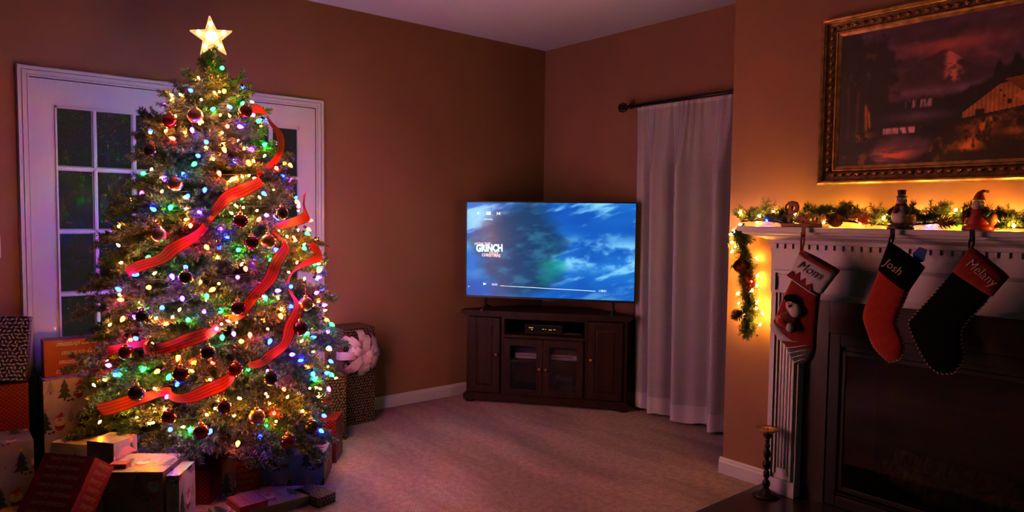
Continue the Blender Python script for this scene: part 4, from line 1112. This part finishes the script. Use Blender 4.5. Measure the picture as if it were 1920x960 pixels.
def gift(label, A, B, depth, z0, h, paper, step=.0042, lean=0.0, roll=0.0, M=None, w=None, group=None, name='wrapped_present'):
    if M is None:
        a = Vector((A[0],A[1],0)); b = Vector((B[0],B[1],0)); x = (b-a).normalized(); y = Vector((-x.y,x.x,0)); w = (b-a).length
        M = Matrix((x, y, Vector((0,0,1)))).transposed().to_4x4()
        M.translation = (a+b)/2 + y*depth/2 + Vector((0,0,z0))
        if lean: M = M @ Matrix.Translation((0,depth/2,0)) @ Matrix.Rotation(-lean,4,'X') @ Matrix.Translation((0,-depth/2,0))
        if roll: M = M @ Matrix.Rotation(-roll,4,'Y')
    t = thing(name, label, 'present', (0,0,0), 0, group); t.matrix_basis = M
    p, q = w/2, depth/2
    fine = [((-p,-q,0),(w,0,0),(0,0,h)),((p,-q,0),(0,depth,0),(0,0,h)),((-p,q,0),(0,-depth,0),(0,0,h)),((-p,-q,h),(w,0,0),(0,depth,0)),((p,q,0),(-w,0,0),(0,0,h)),((-p,q,0),(w,0,0),(0,-depth,0))]
    obj('wrapped_box', grid_mesh('wrapped_box', fine, step, paper), PAPER, t)
    # folded paper ends and the seam
    for s in (-1,1):
        xx = s*p; e = s*.0016; i = min(q,h/2)*.92
        poly = [(-q*.96,0.004),(q*.96,0.004),(q*.96-i,min(i,h*.6))] if q > .01 else None
        if poly and w > .05 and depth > .05:
            poly = [(-q*.96,.004),(q*.96,.004),(q*.25,min(q*.9,h*.55)),(-q*.25,min(q*.9,h*.55))]
            g = MB().prism(poly, xx, xx+e, 'x'); me = g.mesh('folded_end')
            at = me.color_attributes.new('print','FLOAT_COLOR','POINT')
            V = np.array([v.co for v in me.vertices]); c = paper(np.array([.013]),np.array([.005]),9)[0]
            at.data.foreach_set('color', np.tile(np.append(c,1),(len(V),1)).astype(np.float32).ravel())
            obj('folded_end', me, PAPER, t)
    BOXES.append((M.inverted(), p, q, h))
    return t
def rows(t, face, w, h, off, text, size, m, gap, shear=.35, flip=False, sx=1.0, jit=.25):
    """printed script in rows on one face of a present"""
    me = text_mesh(text, size, shear, 0, .0005).copy(); me.materials.append(m)
    tw = max(v.co.x for v in me.vertices)-min(v.co.x for v in me.vertices); tw *= sx
    n = int((h-.01)//gap)
    for i in range(n):
        z = (i+.5)*h/n
        space = w-tw-.012
        if space < 0: continue
        cnt = max(1, int(w//(tw*1.08)))
        for k in range(cnt):
            cx = -w/2+(k+.5)*w/cnt + ((i*.37) % 1-.5)*jit*max(0,(w/cnt-tw))
            if face == 'f': M = frame_M((cx,-off,z), (1,0,0), (0,-1,0))
            elif face == 'r': M = frame_M((off,cx,z), (0,1,0), (1,0,0))
            else: M = frame_M((cx,z-h/2,off), (1,0,0), (0,0,1))
            if flip: M = M @ Matrix.Rotation(math.pi,4,'Z')
            place('lettering', me, M @ Matrix.Diagonal((sx,1,1,1)), t)
g3 = gift('large pale present with trees and little red figures against the glazed door', (.26,-3.57), (.26,-3.22), .24, 0, .53, p_figures(seed=1), .0036)
gift('dark red woven-print present at the far left under the leaf-print box', (.20,-3.98), (.20,-3.625), .185, 0, .52, p_weave)
gift('black present with white leaf print leaning on the wall at the far left', (.105,-3.965), (.19,-3.635), .07, .524, .32, p_leaf(False), .003, lean=.20, roll=-.05)
g2 = gift('red present with upside-down pale script, standing on the large pale present', (.185,-3.555), (.185,-3.235), .12, .531, .185, PRED)
rows(g2, 'f', .32, .185, .0612, 'merry christmas', .034, INK_P, .036, .45, True, .80)
rows(g2, 't', .32, .12, .1858, 'merry christmas', .034, INK_P, .036, .45, True, .80)
gift('snow-print present low at the far left edge of the pile', (.46,-3.96), (.46,-3.635), .24, 0, .30, p_figures((150,150,166),3))
u_ = Vector((.78,.625,0)).normalized(); w_ = Vector((-.37,.46,.80)); w_ = (w_-u_*w_.dot(u_)).normalized(); y_ = w_.cross(u_)
P0 = Vector((1.18,-3.67,.438)); hh = .43; ww = .225; dd = .118
M6 = Matrix((u_, y_, w_)).transposed().to_4x4(); M6.translation = P0 - w_*hh + u_*ww/2 + y_*dd/2
g6 = gift('large red present with gold script tipped back at the lower left', None, None, dd, 0, hh, PRED, M=M6, w=ww)
rows(g6, 'r', .118, .43, .1141, 'merry', .032, INK_G, .028, .4, False, .9); rows(g6, 'f', .225, .43, .0602, 'merry christmas', .027, INK_G, .031, .4, False, .85)
gift('small pale present between the tipped red one and the large pale one', (.66,-3.59), (.80,-3.47), .13, 0, .33, p_figures(seed=5))
g10 = gift('figure-print present at the front left, holding up a smaller present', (1.22,-3.485), (1.365,-3.295), .226, 0, .33, p_figures((158,146,136),7))
gift('upright figure-print present behind the front left one, carrying a brownish box', (.985,-3.505), (1.10,-3.422), .14, 0, .33, p_figures((186,170,168),21))
gift('small brownish figure-print present stacked behind the front left one', (.988,-3.50), (1.098,-3.420), .13, .3305, .072, p_figures((156,136,122),9), .0036)
gift('tiny flat red present on the front left stack', (1.195,-3.455), (1.235,-3.402), .045, .3305, .018, PRED, name='tiny_present')
gift('narrow pale present wedged beside the front left present', (1.375,-3.286), (1.405,-3.245), .17, 0, .315, p_figures((180,190,180),11))
gift('red woven-print present in the middle of the front row', (.903,-3.125), (.995,-3.005), .20, 0, .165, p_weave, .003)
gift('slim snow-print present propped up before the tall red script present', (1.005,-2.955), (.995,-2.885), .022, .004, .20, p_figures((150,146,150),13), .0036, lean=.22, roll=-.16)
g14 = gift('tall red present with gold script under the middle of the tree', (.905,-2.885), (.95,-2.750), .17, 0, .22, PRED)
rows(g14, 'f', .142, .22, .0862, 'merry', .040, INK_G, .027, .4, False, .9, 1.0)
rows(g14, 't', .142, .17, .2208, 'merry', .040, INK_G, .03, .4, False, .9)
gift('long flat figure-print present on the carpet in front of the tree', (1.29,-3.05), (1.285,-2.632), .16, 0, .045, p_figures((176,172,178),15), .0036)
g15 = gift('flat bright red present with pale script on top of the long flat one', (1.296,-2.968), (1.288,-2.838), .155, .0455, .03, PRED)
rows(g15, 't', .13, .155, .0308, 'merry christmas', .024, INK_P, .020, .4, False, .72)
gift('flat black leaf-print present at the right end of the front row', (1.345,-2.625), (1.318,-2.522), .18, 0, .045, p_leaf(True,4), .003)
gift('wide figure-print present right of the tall red script present', (.92,-2.735), (1.095,-2.475), .26, 0, .16, p_figures((176,176,170),17), .0036)
gift('small pale present on top of the wide figure-print present', (.935,-2.592), (.962,-2.520), .075, .1605, .072, p_figures((196,176,150),19), .0036)
g20 = gift('small bright red box on top of the wide figure-print present', (.905,-2.470), (.955,-2.405), .065, .1605, .045, PRED, name='small_red_box')
obj('lid', MB().box((-.044,-.036,.0455),(.044,.036,.056),bev=.004), mat('red_gloss_card',(.40,.02,.016),.25), g20)
gift('red woven-print present at the right, behind the wide figure-print present', (.62,-2.56), (.835,-2.285), .18, 0, .24, p_weave, .003)
gift('leaf-print present hidden under the tree behind the tall red one', (.56,-2.70), (.64,-2.60), .12, 0, .34, p_leaf(True,6), .003)
gift('leaf-print present half hidden between tree and the bow present', (.45,-2.20), (.49,-2.05), .15, 0, .40, p_leaf(True,8), .003)
g22 = gift('tall black gold-leaf present with big silver bow beside the tree', (.25,-1.945), (.25,-1.72), .235, 0, .635, p_leaf(True,2), .003)
# star bow of folded satin loops on the front face
SAT = mat('pearl_satin_ribbon', (.55,.42,.42), .32, spec=.6)
bow = obj('bow', MB().lathe([(.030,0),(.030,.006),(.02,.008)], 16, Matrix.Translation((-.018,-.1185,.475)) @ Matrix.Rotation(math.pi/2,4,'X')), SAT, g22)
def bow_loop(L, w):
    vs = []; fs = []; N = 18
    for i in range(N+1):
        t = i/N; a = math.pi*2*t
        # teardrop in the x (out) / z (lift) plane, pinched at the start
        x = L*(1-math.cos(a))/2; z = (L*.46)*math.sin(a)*(math.sin(a/2)**.6)
        ww = w*(.18+.82*min(1,math.sin(math.pi*t)*1.5))
        vs += [(x,-ww/2,z),(x,ww/2,z)]
    fs = [(2*i,2*i+1,2*i+3,2*i+2) for i in range(N)]
    return MB().add(vs, fs, True)
for (cnt, L, lift, ph) in ((8,.150,.12,0),(7,.138,.48,.42),(5,.118,.88,.1),(3,.092,1.22,.5)):
    lm = bow_loop(L,.050).mesh('loop'); lm.materials.append(SAT)
    for i in range(cnt):
        a = ph+i*2*math.pi/cnt
        d = Vector((math.cos(a)*math.cos(lift), -math.sin(lift), math.sin(a)*math.cos(lift)))
        n = Vector((0,-1,0)); yv = n.cross(d); yv = yv.normalized() if yv.length > 1e-3 else Vector((1,0,0)); zv = d.cross(yv)
        M = Matrix((d,yv,zv)).transposed().to_4x4(); M.translation = Vector((-.018,-.124,.475))
        place('loop', lm, M, bow)

# ------------------------------------------------------------------ the tree
TX, TY = .70, -2.88
PZ = [.0,.2,.28,.55,.825,1.235,1.51,1.78,1.86,2.0,2.1,2.17,2.3]; PR = [.50,.56,.60,.63,.585,.50,.42,.34,.29,.19,.10,.03,.01]
def RP(z): return float(np.interp(z, PZ, PR))
def tp(th, z, k=1.0, r=None):
    rr = (RP(z)*k) if r is None else r
    return Vector((TX+rr*math.cos(th), TY+rr*math.sin(th), z))
tree = thing('christmas_tree', 'tall decorated fir Christmas tree in front of the glazed doors', 'tree', (TX,TY,0))
obj('trunk', MB().tube([(0,0,.03),(0.004,.002,.6),(-.003,0,1.2),(0,0,1.8),(0,0,2.16)], [.045,.038,.028,.014,.004], 10), M_['bark'], tree)
obj('stand_bowl', MB().lathe([(.10,.012),(.12,.03),(.125,.14),(.118,.14),(.11,.04)], 24), M_['cord'], tree)
for k in range(4):
    a = k*math.pi/2+.5; obj('stand_leg', MB().tube([(math.cos(a)*.10,math.sin(a)*.10,.10),(math.cos(a)*.16,math.sin(a)*.16,.06),(math.cos(a)*.19,math.sin(a)*.19,.006)], .007, 6), M_['cord'], tree)
rt = random.Random(21)
def bough(L, droop):
    g = MB()
    main = [(L*t, .012*math.sin(t*4+rt.random()*6)*L, L*(.06*math.sin(t*2.4)-droop*t*t)) for t in (0,.15,.3,.45,.6,.75,.9,1)]
    P = [Vector(p) for p in main]
    g.tube(P[:4], [.0060,.0050,.0045,.0036], 5, cap=False)
    needle_spray(rt, main[2:], .024, .0060, 5, .25, .0036, .0036, g)
    nt = max(5, int(L/.034)); side = 1
    for i in range(nt):
        t = .22+.74*i/(nt-1)
        k = t*7; j = min(int(k),6); f = k-j
        # main points are not evenly spaced in index, interpolate by x
        for j in range(7):
            if main[j][0] <= L*t <= main[j+1][0]: break
        f = (L*t-main[j][0])/(main[j+1][0]-main[j][0]); q = P[j].lerp(P[j+1], f)
        for side in (-1,1):
            l = ((1-t)*.46*L+.05)*rt.uniform(.75,1.1)
            a = side*math.radians(rt.uniform(40,58)); d = Vector((math.cos(a),math.sin(a),rt.uniform(-.30,.34))).normalized()
            e = q+d*l; mid = q.lerp(e,.5)+Vector((.008,0,.006))
            needle_spray(rt, [q, mid, e], .0225, .0060, 4, .22, .0036, .0024, g)
            if l > .10:
                for ss in (-1,1):
                    b0 = q.lerp(e,.45); a2 = a+ss*.75; d2 = Vector((math.cos(a2),math.sin(a2),rt.uniform(-.1,.25))).normalized()
                    needle_spray(rt, [b0, b0+d2*l*.42], .021, .0062, 4, .22, .0036, .0018, g)
    return g
BL = {}
for L in (.60,.46,.33,.22,.13):
    BL[L] = [raw_mesh(bough(L, dr), 'branch', M_['needle']) for dr in ((.10,.18) if L > .4 else (.02,.08))]
def hits_gift(q):
    for (Mi, p, w, h) in BOXES:
        l = Mi @ q
        if abs(l.x) < p+.006 and abs(l.y) < w+.006 and -.01 < l.z < h+.01: return True
    return False
nb = 0; k = 0
zs = []
for i in range(292):
    u = (i+.5)/292
    zs.append(u)
# cumulative by radius so that every shell of the cone is equally dense
zz_ = np.linspace(.29,2.06,400); cw_ = np.cumsum([RP(z)**1.15+.10 for z in zz_]); cw_ /= cw_[-1]
for i, u in enumerate(zs):
    z = float(np.interp(u, cw_, zz_)); th = i*2.39996+rt.uniform(-.25,.25)
    R = RP(z)*rt.choice((.84,.88,.92,.96,1.0,1.07))*(1.0 if i % 5 else .66)
    f = (z-.29)/1.77; z -= .05*(f < .12)
    el = math.radians(-4+14*f+38*max(0,f-.72)/.28*f + rt.uniform(-6,8))
    L = R/max(.35,math.cos(el)); zb = z-L*math.sin(el)
    key = min(BL, key=lambda q: abs(q-L)); s = L/key
    d = Vector((math.cos(th)*math.cos(el), math.sin(th)*math.cos(el), math.sin(el)))
    o = Vector((TX,TY,zb))
    if any(hits_gift(o+d*L*t+Vector((0,0,dz))) for t in (.6,.8,1.0) for dz in (0,-.03*t)):
        el += .25; d = Vector((math.cos(th)*math.cos(el), math.sin(th)*math.cos(el), math.sin(el)))
        if any(hits_gift(o+d*L*t) for t in (.6,.8,1.0)):
            L *= .78; s *= .78
            if any(hits_gift(o+d*L*t) for t in (.6,.85)): continue
    yv = Vector((0,0,1)).cross(d).normalized(); zv = d.cross(yv)
    M = Matrix((d,yv,zv)).transposed().to_4x4() @ Matrix.Rotation(rt.uniform(-.35,.35),4,'X') @ Matrix.Scale(s,4)
    M.translation = o-Vector((TX,TY,0))
    place('branch', rt.choice(BL[key]), M, tree); nb += 1
for i in range(7):     # leader shoots at the top
    th = i*2.4; el = math.radians(58+5*i); d = Vector((math.cos(th)*math.cos(el), math.sin(th)*math.cos(el), math.sin(el)))
    yv = Vector((0,0,1)).cross(d).normalized(); zv = d.cross(yv)
    M = Matrix((d,yv,zv)).transposed().to_4x4() @ Matrix.Scale(.85 if i < 6 else 1.0,4); M.translation = Vector((0,0,1.97+.012*i))
    place('branch', BL[.13][i % 2], M, tree)

# ---- light strings on the tree
BULBS = {
'b': [[317.1,1.944],[1.1,1.875],[339.0,1.689],[332.4,1.631],[323.8,1.537],[337.1,1.486],[13.3,1.474],[31.0,1.355],[349.1,1.275],[345.6,1.211],[7.3,1.024],[27.4,1.025],[319.1,.966],[305.9,1.105],[339.2,.772],[293.7,.656],[328.2,.649],[10.8,.795],[36.8,.767],[30.6,.659],[1.0,.376],[340.9,.439],[323.8,.441],[326.9,1.455],[17.5,1.201],[28.6,.93],[304.1,.815],[328.5,1.138],[307.4,1.381],[357.2,1.618],[52.5,1.564],[47.2,.571],[296.2,1.027]],
'g': [[9.6,2.081],[342.1,1.85],[21.1,1.911],[29.1,1.816],[31.4,1.703],[331.1,1.60],[315.9,1.405],[1.8,1.462],[38.5,1.35],[3.9,1.349],[356.9,1.21],[14.3,1.16],[319.3,1.188],[338.6,1.015],[346.9,.948],[11.3,.99],[306.1,.951],[290.9,.64],[321.3,.648],[303.3,.543],[330.8,.426],[346.1,.831],[357.4,.692],[30.7,.795],[28.4,.577],[7.3,.413],[320.0,1.513],[306.9,1.181],[342.6,1.384],[330.7,.91],[55.4,1.672],[310.8,.705]],
'r': [[356.9,1.78],[30.2,1.599],[9.9,1.337],[20.8,1.187],[357.6,1.134],[298.8,.989],[342.0,.713],[12.6,.444],[316.1,1.703],[318.9,.887],[.6,.83],[40.1,1.245],[346.2,1.565],[309.7,1.275],[328.5,1.324],[17.6,.559],[297.9,.811]],
'o': [[358.6,1.961],[355.1,1.524],[324.0,1.23],[343.0,1.04],[296.4,.912],[328.1,.764],[334.1,.715],[354.4,.8],[35.4,.624],[352.5,.354],[350.5,1.677],[20.4,.901],[338.5,1.23],[310.4,1.044],[9.1,1.623],[6.4,.891],[320.3,.70],[348.0,.537]],
'p': [[4.5,1.784],[14.5,1.668],[17.1,1.367],[5.6,1.16],[321.1,1.103],[337.1,.931],[18.9,1.009],[4.3,.67],[24.4,.701],[333.9,1.383],[308.4,1.536],[355.0,1.087],[302.3,.904],[346.6,1.30],[325.5,1.001],[351.2,.844],[8.9,.6],[327.5,1.758]],
'm': [[351.7,1.452],[332.0,1.265],[297.8,1.137],[287.2,.685],[343.2,.86],[26.5,1.851],[7.0,1.058],[321.0,.574]]}
cs_ = thing('coloured_light_string', 'string of large blue, green, red, orange and violet bulbs wound round the tree', 'christmas lights', (0,0,0))
rb = random.Random(17); cpts = []
def add_c9(k, th, z, kk):
    q = tp(th, z, kk)
    o = put('bulb', b9[k], q, (math.cos(th)*rb.uniform(.2,1)+rb.uniform(-.5,.5), math.sin(th)*rb.uniform(.2,1)+rb.uniform(-.5,.5), rb.uniform(-.9,.5)), cs_)
    s = bpy.data.objects.new('socket', sock); COL.objects.link(s); s.parent = o
    cpts.append((z, th, q))
for k, L in BULBS.items():
    for th, z in L: add_c9(k, math.radians(th), z, (.96,.90,.86,.82,.88)[int(th*7+z*90) % 5])
for i in range(64):     # the sides and back of the tree
    z = float(np.interp((i+.5)/64, cw_, zz_)); th = math.radians(42+(i*137.5 % 205))
    add_c9('bpgbobgpbm'[i % 10], th, z, .92)
for i in range(14):  # extra bulbs added to brighten the wall right of the tree
    add_c9('orgmorbopg'[i % 10], math.radians(22+62*rb.random()), .5+1.2*rb.random(), .97)
def helix(n, z0, z1, kk, ph):
    return [tp(ph+2*math.pi*n*i/(n*40), z0+(z1-z0)*i/(n*40), kk) for i in range(n*40+1)]
obj('cord', MB().tube(helix(11,.34,2.02,.84,.3), .0022, 5), M_['cord'], cs_)
ws = thing('warm_mini_light_string', 'string of tiny warm white lights deep in the branches of the tree', 'christmas lights', (0,0,0))
WARM = [[350.9,1.944],[331.9,1.897],[357.6,1.874],[349.3,1.825],[333.1,1.78],[5.1,1.672],[336.5,1.068],[344.8,1.063],[359.7,.966],[316.7,.919],[324.3,.924],[321.5,.894],[345.6,.888],[352.3,.891],[6.7,.851],[3.4,.565],[352.5,.559],[342.4,.528],[335.0,1.786],[1.2,1.708],[6.1,1.547],[355.1,1.409],[359.8,1.398],[8.3,1.386],[343.0,1.614]]
for th, z in WARM: put('bulb', mw, tp(math.radians(th), z, .93), (math.cos(math.radians(th)),math.sin(math.radians(th)),rb.uniform(-.4,.4)), ws)
for i in range(130):
    z = .42+1.62*(rb.random()**1.75)
    th = math.radians(rb.gauss(354,46)) if i % 2 else math.radians(rb.uniform(-105,115))
    kk = rb.choice((.70,.78,.84,.89,.93))
    put('bulb', mw, tp(th, z, kk), (rb.uniform(-1,1),rb.uniform(-1,1),rb.uniform(-1,1)), ws)
for i in range(5):  # a few more warm bulbs, added to throw light on that wall
    z = .4+1.3*rb.random(); th = math.radians(35+85*rb.random()); put('bulb', mw, tp(th, z, .98), (math.cos(th),math.sin(th),.2), ws)
obj('cord', MB().tube(helix(13,.32,2.06,.78,1.9), .0014, 5), M_['cord'], ws)

# ---- striped ribbon wound down the tree
RB = [[[20.7,1.878,.275],[39.8,1.867,.284],[40.6,1.781,.338],[31.6,1.633,.382],[19.9,1.551,.406],[8.8,1.51,.417],[357.9,1.475,.429],[350.0,1.444,.436],[341.3,1.36,.46],[333.6,1.278,.484],[325.1,1.22,.502],[317.8,1.173,.513],[307.7,1.137,.519],[299.8,1.107,.526]],
[[66.3,1.488,.442],[54.3,1.39,.454],[37.5,1.337,.47],[25.3,1.275,.488],[18.7,1.201,.504],[10.4,1.107,.526],[2.5,1.027,.542],[355.9,.96,.554],[350.9,.906,.567],[342.1,.865,.575],[331.7,.829,.581],[321.3,.792,.59],[312.4,.79,.588],[303.1,.792,.59],[294.2,.767,.593]],
[[47.5,1.23,.501],[49.5,1.163,.514],[38.0,1.116,.523],[30.2,.968,.553],[16.9,.853,.577],[10.0,.77,.594],[3.5,.727,.599],[356.5,.694,.605],[350.1,.671,.608],[343.9,.634,.614],[338.0,.61,.618],[330.3,.588,.622],[320.4,.587,.624],[313.9,.585,.623],[303.5,.547,.628],[293.0,.515,.626]]]
rib = thing('striped_ribbon', 'sheer red ribbon with dark stripes wound down around the tree', 'ribbon', (0,0,0))
RIBM = mat('striped_red_ribbon', (.5,.03,.03), .7, attr='print', spec=.15)
_n = RIBM.node_tree; _t = _n.nodes.new('ShaderNodeBsdfTranslucent'); _x = _n.nodes.new('ShaderNodeMixShader'); _x.inputs[0].default_value = .14
_a = [q for q in _n.nodes if q.type == 'ATTRIBUTE'][0]; _o = [q for q in _n.nodes if q.type == 'OUTPUT_MATERIAL'][0]
_n.links.new(_a.outputs['Color'], _t.inputs[0]); _n.links.new(_n.nodes['Principled BSDF'].outputs[0], _x.inputs[1]); _n.links.new(_t.outputs[0], _x.inputs[2]); _n.links.new(_x.outputs[0], _o.inputs[0])
for n_, L in enumerate(RB):
    L = [[(a-360 if a > 180 else a), z, r] for a, z, r in L]
    P = [np.array(p) for p in L]; P = [2*P[0]-P[1]]+P+[2*P[-1]-P[-2]]; Q = []
    for i in range(1,len(P)-2):
        for k in range(10):
            t = k/10; a,b,c,d = P[i-1:i+3]; Q.append(.5*((2*b)+(c-a)*t+(2*a-5*b+4*c-d)*t*t+(3*b-3*c+d-a)*t**3))
    NW = 28; K = len(Q); cen = []
    for i, q in enumerate(Q):
        th = math.radians(q[0]); dip = sum(math.exp(-((i/10-c_)/.62)**2) for c_ in ((3.9,8.5),(2.7,8.5,12.8),(2.6,7.4,12.2))[n_]); r = RP(q[1])*(1.0-.24*dip)+.008+.012*math.sin(i*.33+n_*2.4)
        cen.append(Vector((TX+r*math.cos(th), TY+r*math.sin(th), q[1])))
    V = []; Cc = []
    for i in range(K):
        t = (cen[min(i+1,K-1)]-cen[max(i-1,0)]).normalized(); th = math.radians(Q[i][0])
        n = Vector((math.cos(th),math.sin(th),.25)).normalized(); s = t.cross(n).normalized(); n = s.cross(t)
        tw = .40*math.sin(i*.21+n_*1.7)+.1; s = s*math.cos(tw)+n*math.sin(tw); w = .064*(.80+.2*math.sin(i*.13+n_))
        for j in range(NW+1):
            u = j/NW-.5; V.append(cen[i]+s*w*u+n*.002*math.cos(u*6))
            e = abs(u); dark = (e < .02) or (.19 < e < .235) or e > .45
            Cc.append((.03,.005,.006) if dark else (.46,.030,.022))
    g = MB().add(V, [(i*(NW+1)+j,i*(NW+1)+j+1,(i+1)*(NW+1)+j+1,(i+1)*(NW+1)+j) for i in range(K-1) for j in range(NW)], True)
    me = bpy.data.meshes.new('ribbon_length'); me.from_pydata(g.v,[],g.f); me.polygons.foreach_set('use_smooth',[True]*len(g.f)); me.update()
    at = me.color_attributes.new('print','FLOAT_COLOR','POINT'); at.data.foreach_set('color', np.array([(*c,1) for c in Cc],np.float32).ravel())
    obj('ribbon_length', me, RIBM, rib)

# ---- baubles
ORN = [(310.7,1.788,'r'),(329.8,1.815,'z'),(12.3,.331,'d'),(350.2,.696,'r'),(33.2,.479,'c'),(9.7,1.247,'z'),(356.2,1.337,'d'),(352.3,.958,'d'),(313.3,.93,'k'),(337.3,.442,'d'),(326.0,.514,'d'),(11.1,1.853,'d'),(321.6,1.5,'z'),(300.5,1.65,'k'),(4.0,.641,'k'),(345.7,.543,'d'),(21.2,.84,'d'),(340.0,.776,'k'),(330.7,1.094,'k'),(307.2,.776,'d'),(22.0,1.375,'k'),(316.4,1.276,'z'),(.7,1.242,'d'),(27.3,.946,'z'),(313.6,.613,'k'),(24.9,.366,'k'),(330.0,.691,'d'),(358.0,.48,'z')]
ON = {'r': ('glossy red',(.45,.02,.015),.12,.9),'z': ('brushed bronze',(.36,.17,.10),.28,.9),'d': ('dark maroon',(.11,.012,.010),.16,.8),'k': ('nearly black brown',(.022,.012,.010),.22,.6),'c': ('clear copper',(.55,.28,.18),.10,.9)}
ordw = ['highest','second-highest','third-highest','fourth-highest','fifth-highest','sixth-highest','seventh-highest','eighth-highest','ninth-highest','tenth-highest','eleventh-highest']
capm = mat('bauble_cap_gold', (.55,.36,.14), .3, metal=1.0)
for key, (nm, col, ro, me_) in ON.items():
    L = sorted([o for o in ORN if o[2] == key], key=lambda o: -o[1])
    bm_ = MB().ball((0,0,0), .033, 24, 16).mesh('ball'); bm_.materials.append(mat(nm.replace(' ','_')+'_bauble', col, ro, metal=me_, coat=.4))
    cap_ = MB().lathe([(.0085,.030),(.0090,.032),(.0085,.040),(.005,.041)], 12).mesh('cap'); cap_.materials.append(capm)
    hk = MB().tube([(0,0,.041),(.004,0,.046),(0,0,.051),(-.004,0,.046),(0,0,.041)], .0009, 5).tube([(0,0,.051),(.004,0,.062),(-.002,0,.072),(-.008,0,.066)], .0008, 5).mesh('hook'); hk.materials.append(capm)
    for n_, (th, z, _) in enumerate(L):
        side = 'left' if 180 < th < 325 else ('right' if th > 8 and th < 180 else 'middle')
        lab = (f'{ordw[n_]} {nm} bauble, on the {side} of the tree' if len(L) > 1 else f'{nm} bauble low on the right of the tree')
        q = tp(math.radians(th), z, 1.015 if key != 'c' else 1.03)
        t = thing('bauble', lab, 'bauble', q, rb.uniform(0,6), 'baubles on the tree')
        s = rb.uniform(.92,1.08)
        for pn, pme in (('ball',bm_),('cap',cap_),('hook',hk)):
            o = bpy.data.objects.new(pn, pme); COL.objects.link(o); o.parent = t; o.scale = (s,s,s)

# ---- lit star on top
stt = thing('star_topper', 'lit five-pointed star of clear plastic on top of the tree', 'star', (TX,TY,2.243))
vd = Vector((3.72,-1.15,0)).normalized(); xd = Vector((0,0,1)).cross(vd)
SM = Matrix((xd, -vd, Vector((0,0,1)))).transposed().to_4x4() @ Matrix.Rotation(math.radians(-5),4,'Y')   # local x right, -y to the room, z up
star_hot = emat('star_lamp', (1.0,.72,.34), L_STAR*4); star_rim = emat('star_rim_glow', (1.0,.56,.20), L_STAR*.45)
star_pan = mat('star_clear_plastic', (.95,.75,.5), .25, trans=.0, emit=(1.0,.50,.17), es=L_STAR*.03)  # plastic given its own faint glow, for lamp light shining through it
RO, RI = .101, .042
def spt(i, ro=RO, ri=RI, y=0.0):
    a = math.pi/2 - i*math.pi/5; r = ro if i % 2 == 0 else ri
    return Vector((r*math.cos(a), y, r*math.sin(a)))
o = obj('rim', MB().tube([spt(i,y=-.012) for i in range(10)]+[spt(0,y=-.012)], .0026, 6), star_rim, stt); o.matrix_basis = SM
o = obj('rim', MB().tube([spt(i,y=.012) for i in range(10)]+[spt(0,y=.012)], .0026, 6), star_rim, stt); o.matrix_basis = SM
o = obj('inner_rim', MB().tube([spt(i,RO*.72,RI*.74,-.020) for i in range(10)]+[spt(0,RO*.72,RI*.74,-.020)], .0018, 6), star_rim, stt); o.matrix_basis = SM
for i in range(10):
    for s in (-1,1):
        a, b = spt(i,RO*.99,RI*.98,s*.012), spt(i+1,RO*.99,RI*.98,s*.012); c = Vector((0,s*.028,0))
        g = MB().add([a,b,c,a-Vector((0,s*.003,0)),b-Vector((0,s*.003,0)),c-Vector((0,s*.003,0))], [(0,1,2),(5,4,3),(0,3,4,1),(1,4,5,2),(2,5,3,0)])
        o = obj('facet', g, star_pan, stt); o.matrix_basis = SM
for i in range(0,10,2):
    p = spt(i,RO*.60,RI,-.030)
    o = obj('lamp', MB().ball(tuple(p), .0095, 10, 8, (1,.7,1.25)), star_hot, stt); o.matrix_basis = SM
o = obj('centre_lamp', MB().ball((0,-.030,0), .026, 16, 10, (1,.45,1)), star_hot, stt); o.matrix_basis = SM
o = obj('neck', MB().lathe([(.016,-.140),(.013,-.09),(.009,-.050),(.008,-.025)], 12), mat('star_neck',(.9,.65,.35),.3,emit=(1,.5,.15),es=.5), stt); o.matrix_basis = SM  # neck material glows too, standing in for light from the star lamps
o = obj('clip_wire', MB().tube([(-.006,0,-.14),(-.010,-.004,-.17),(.004,-.006,-.20),(.010,.0,-.17),(.006,0,-.14)], .003, 6), M_['cord'], stt); o.matrix_basis = SM
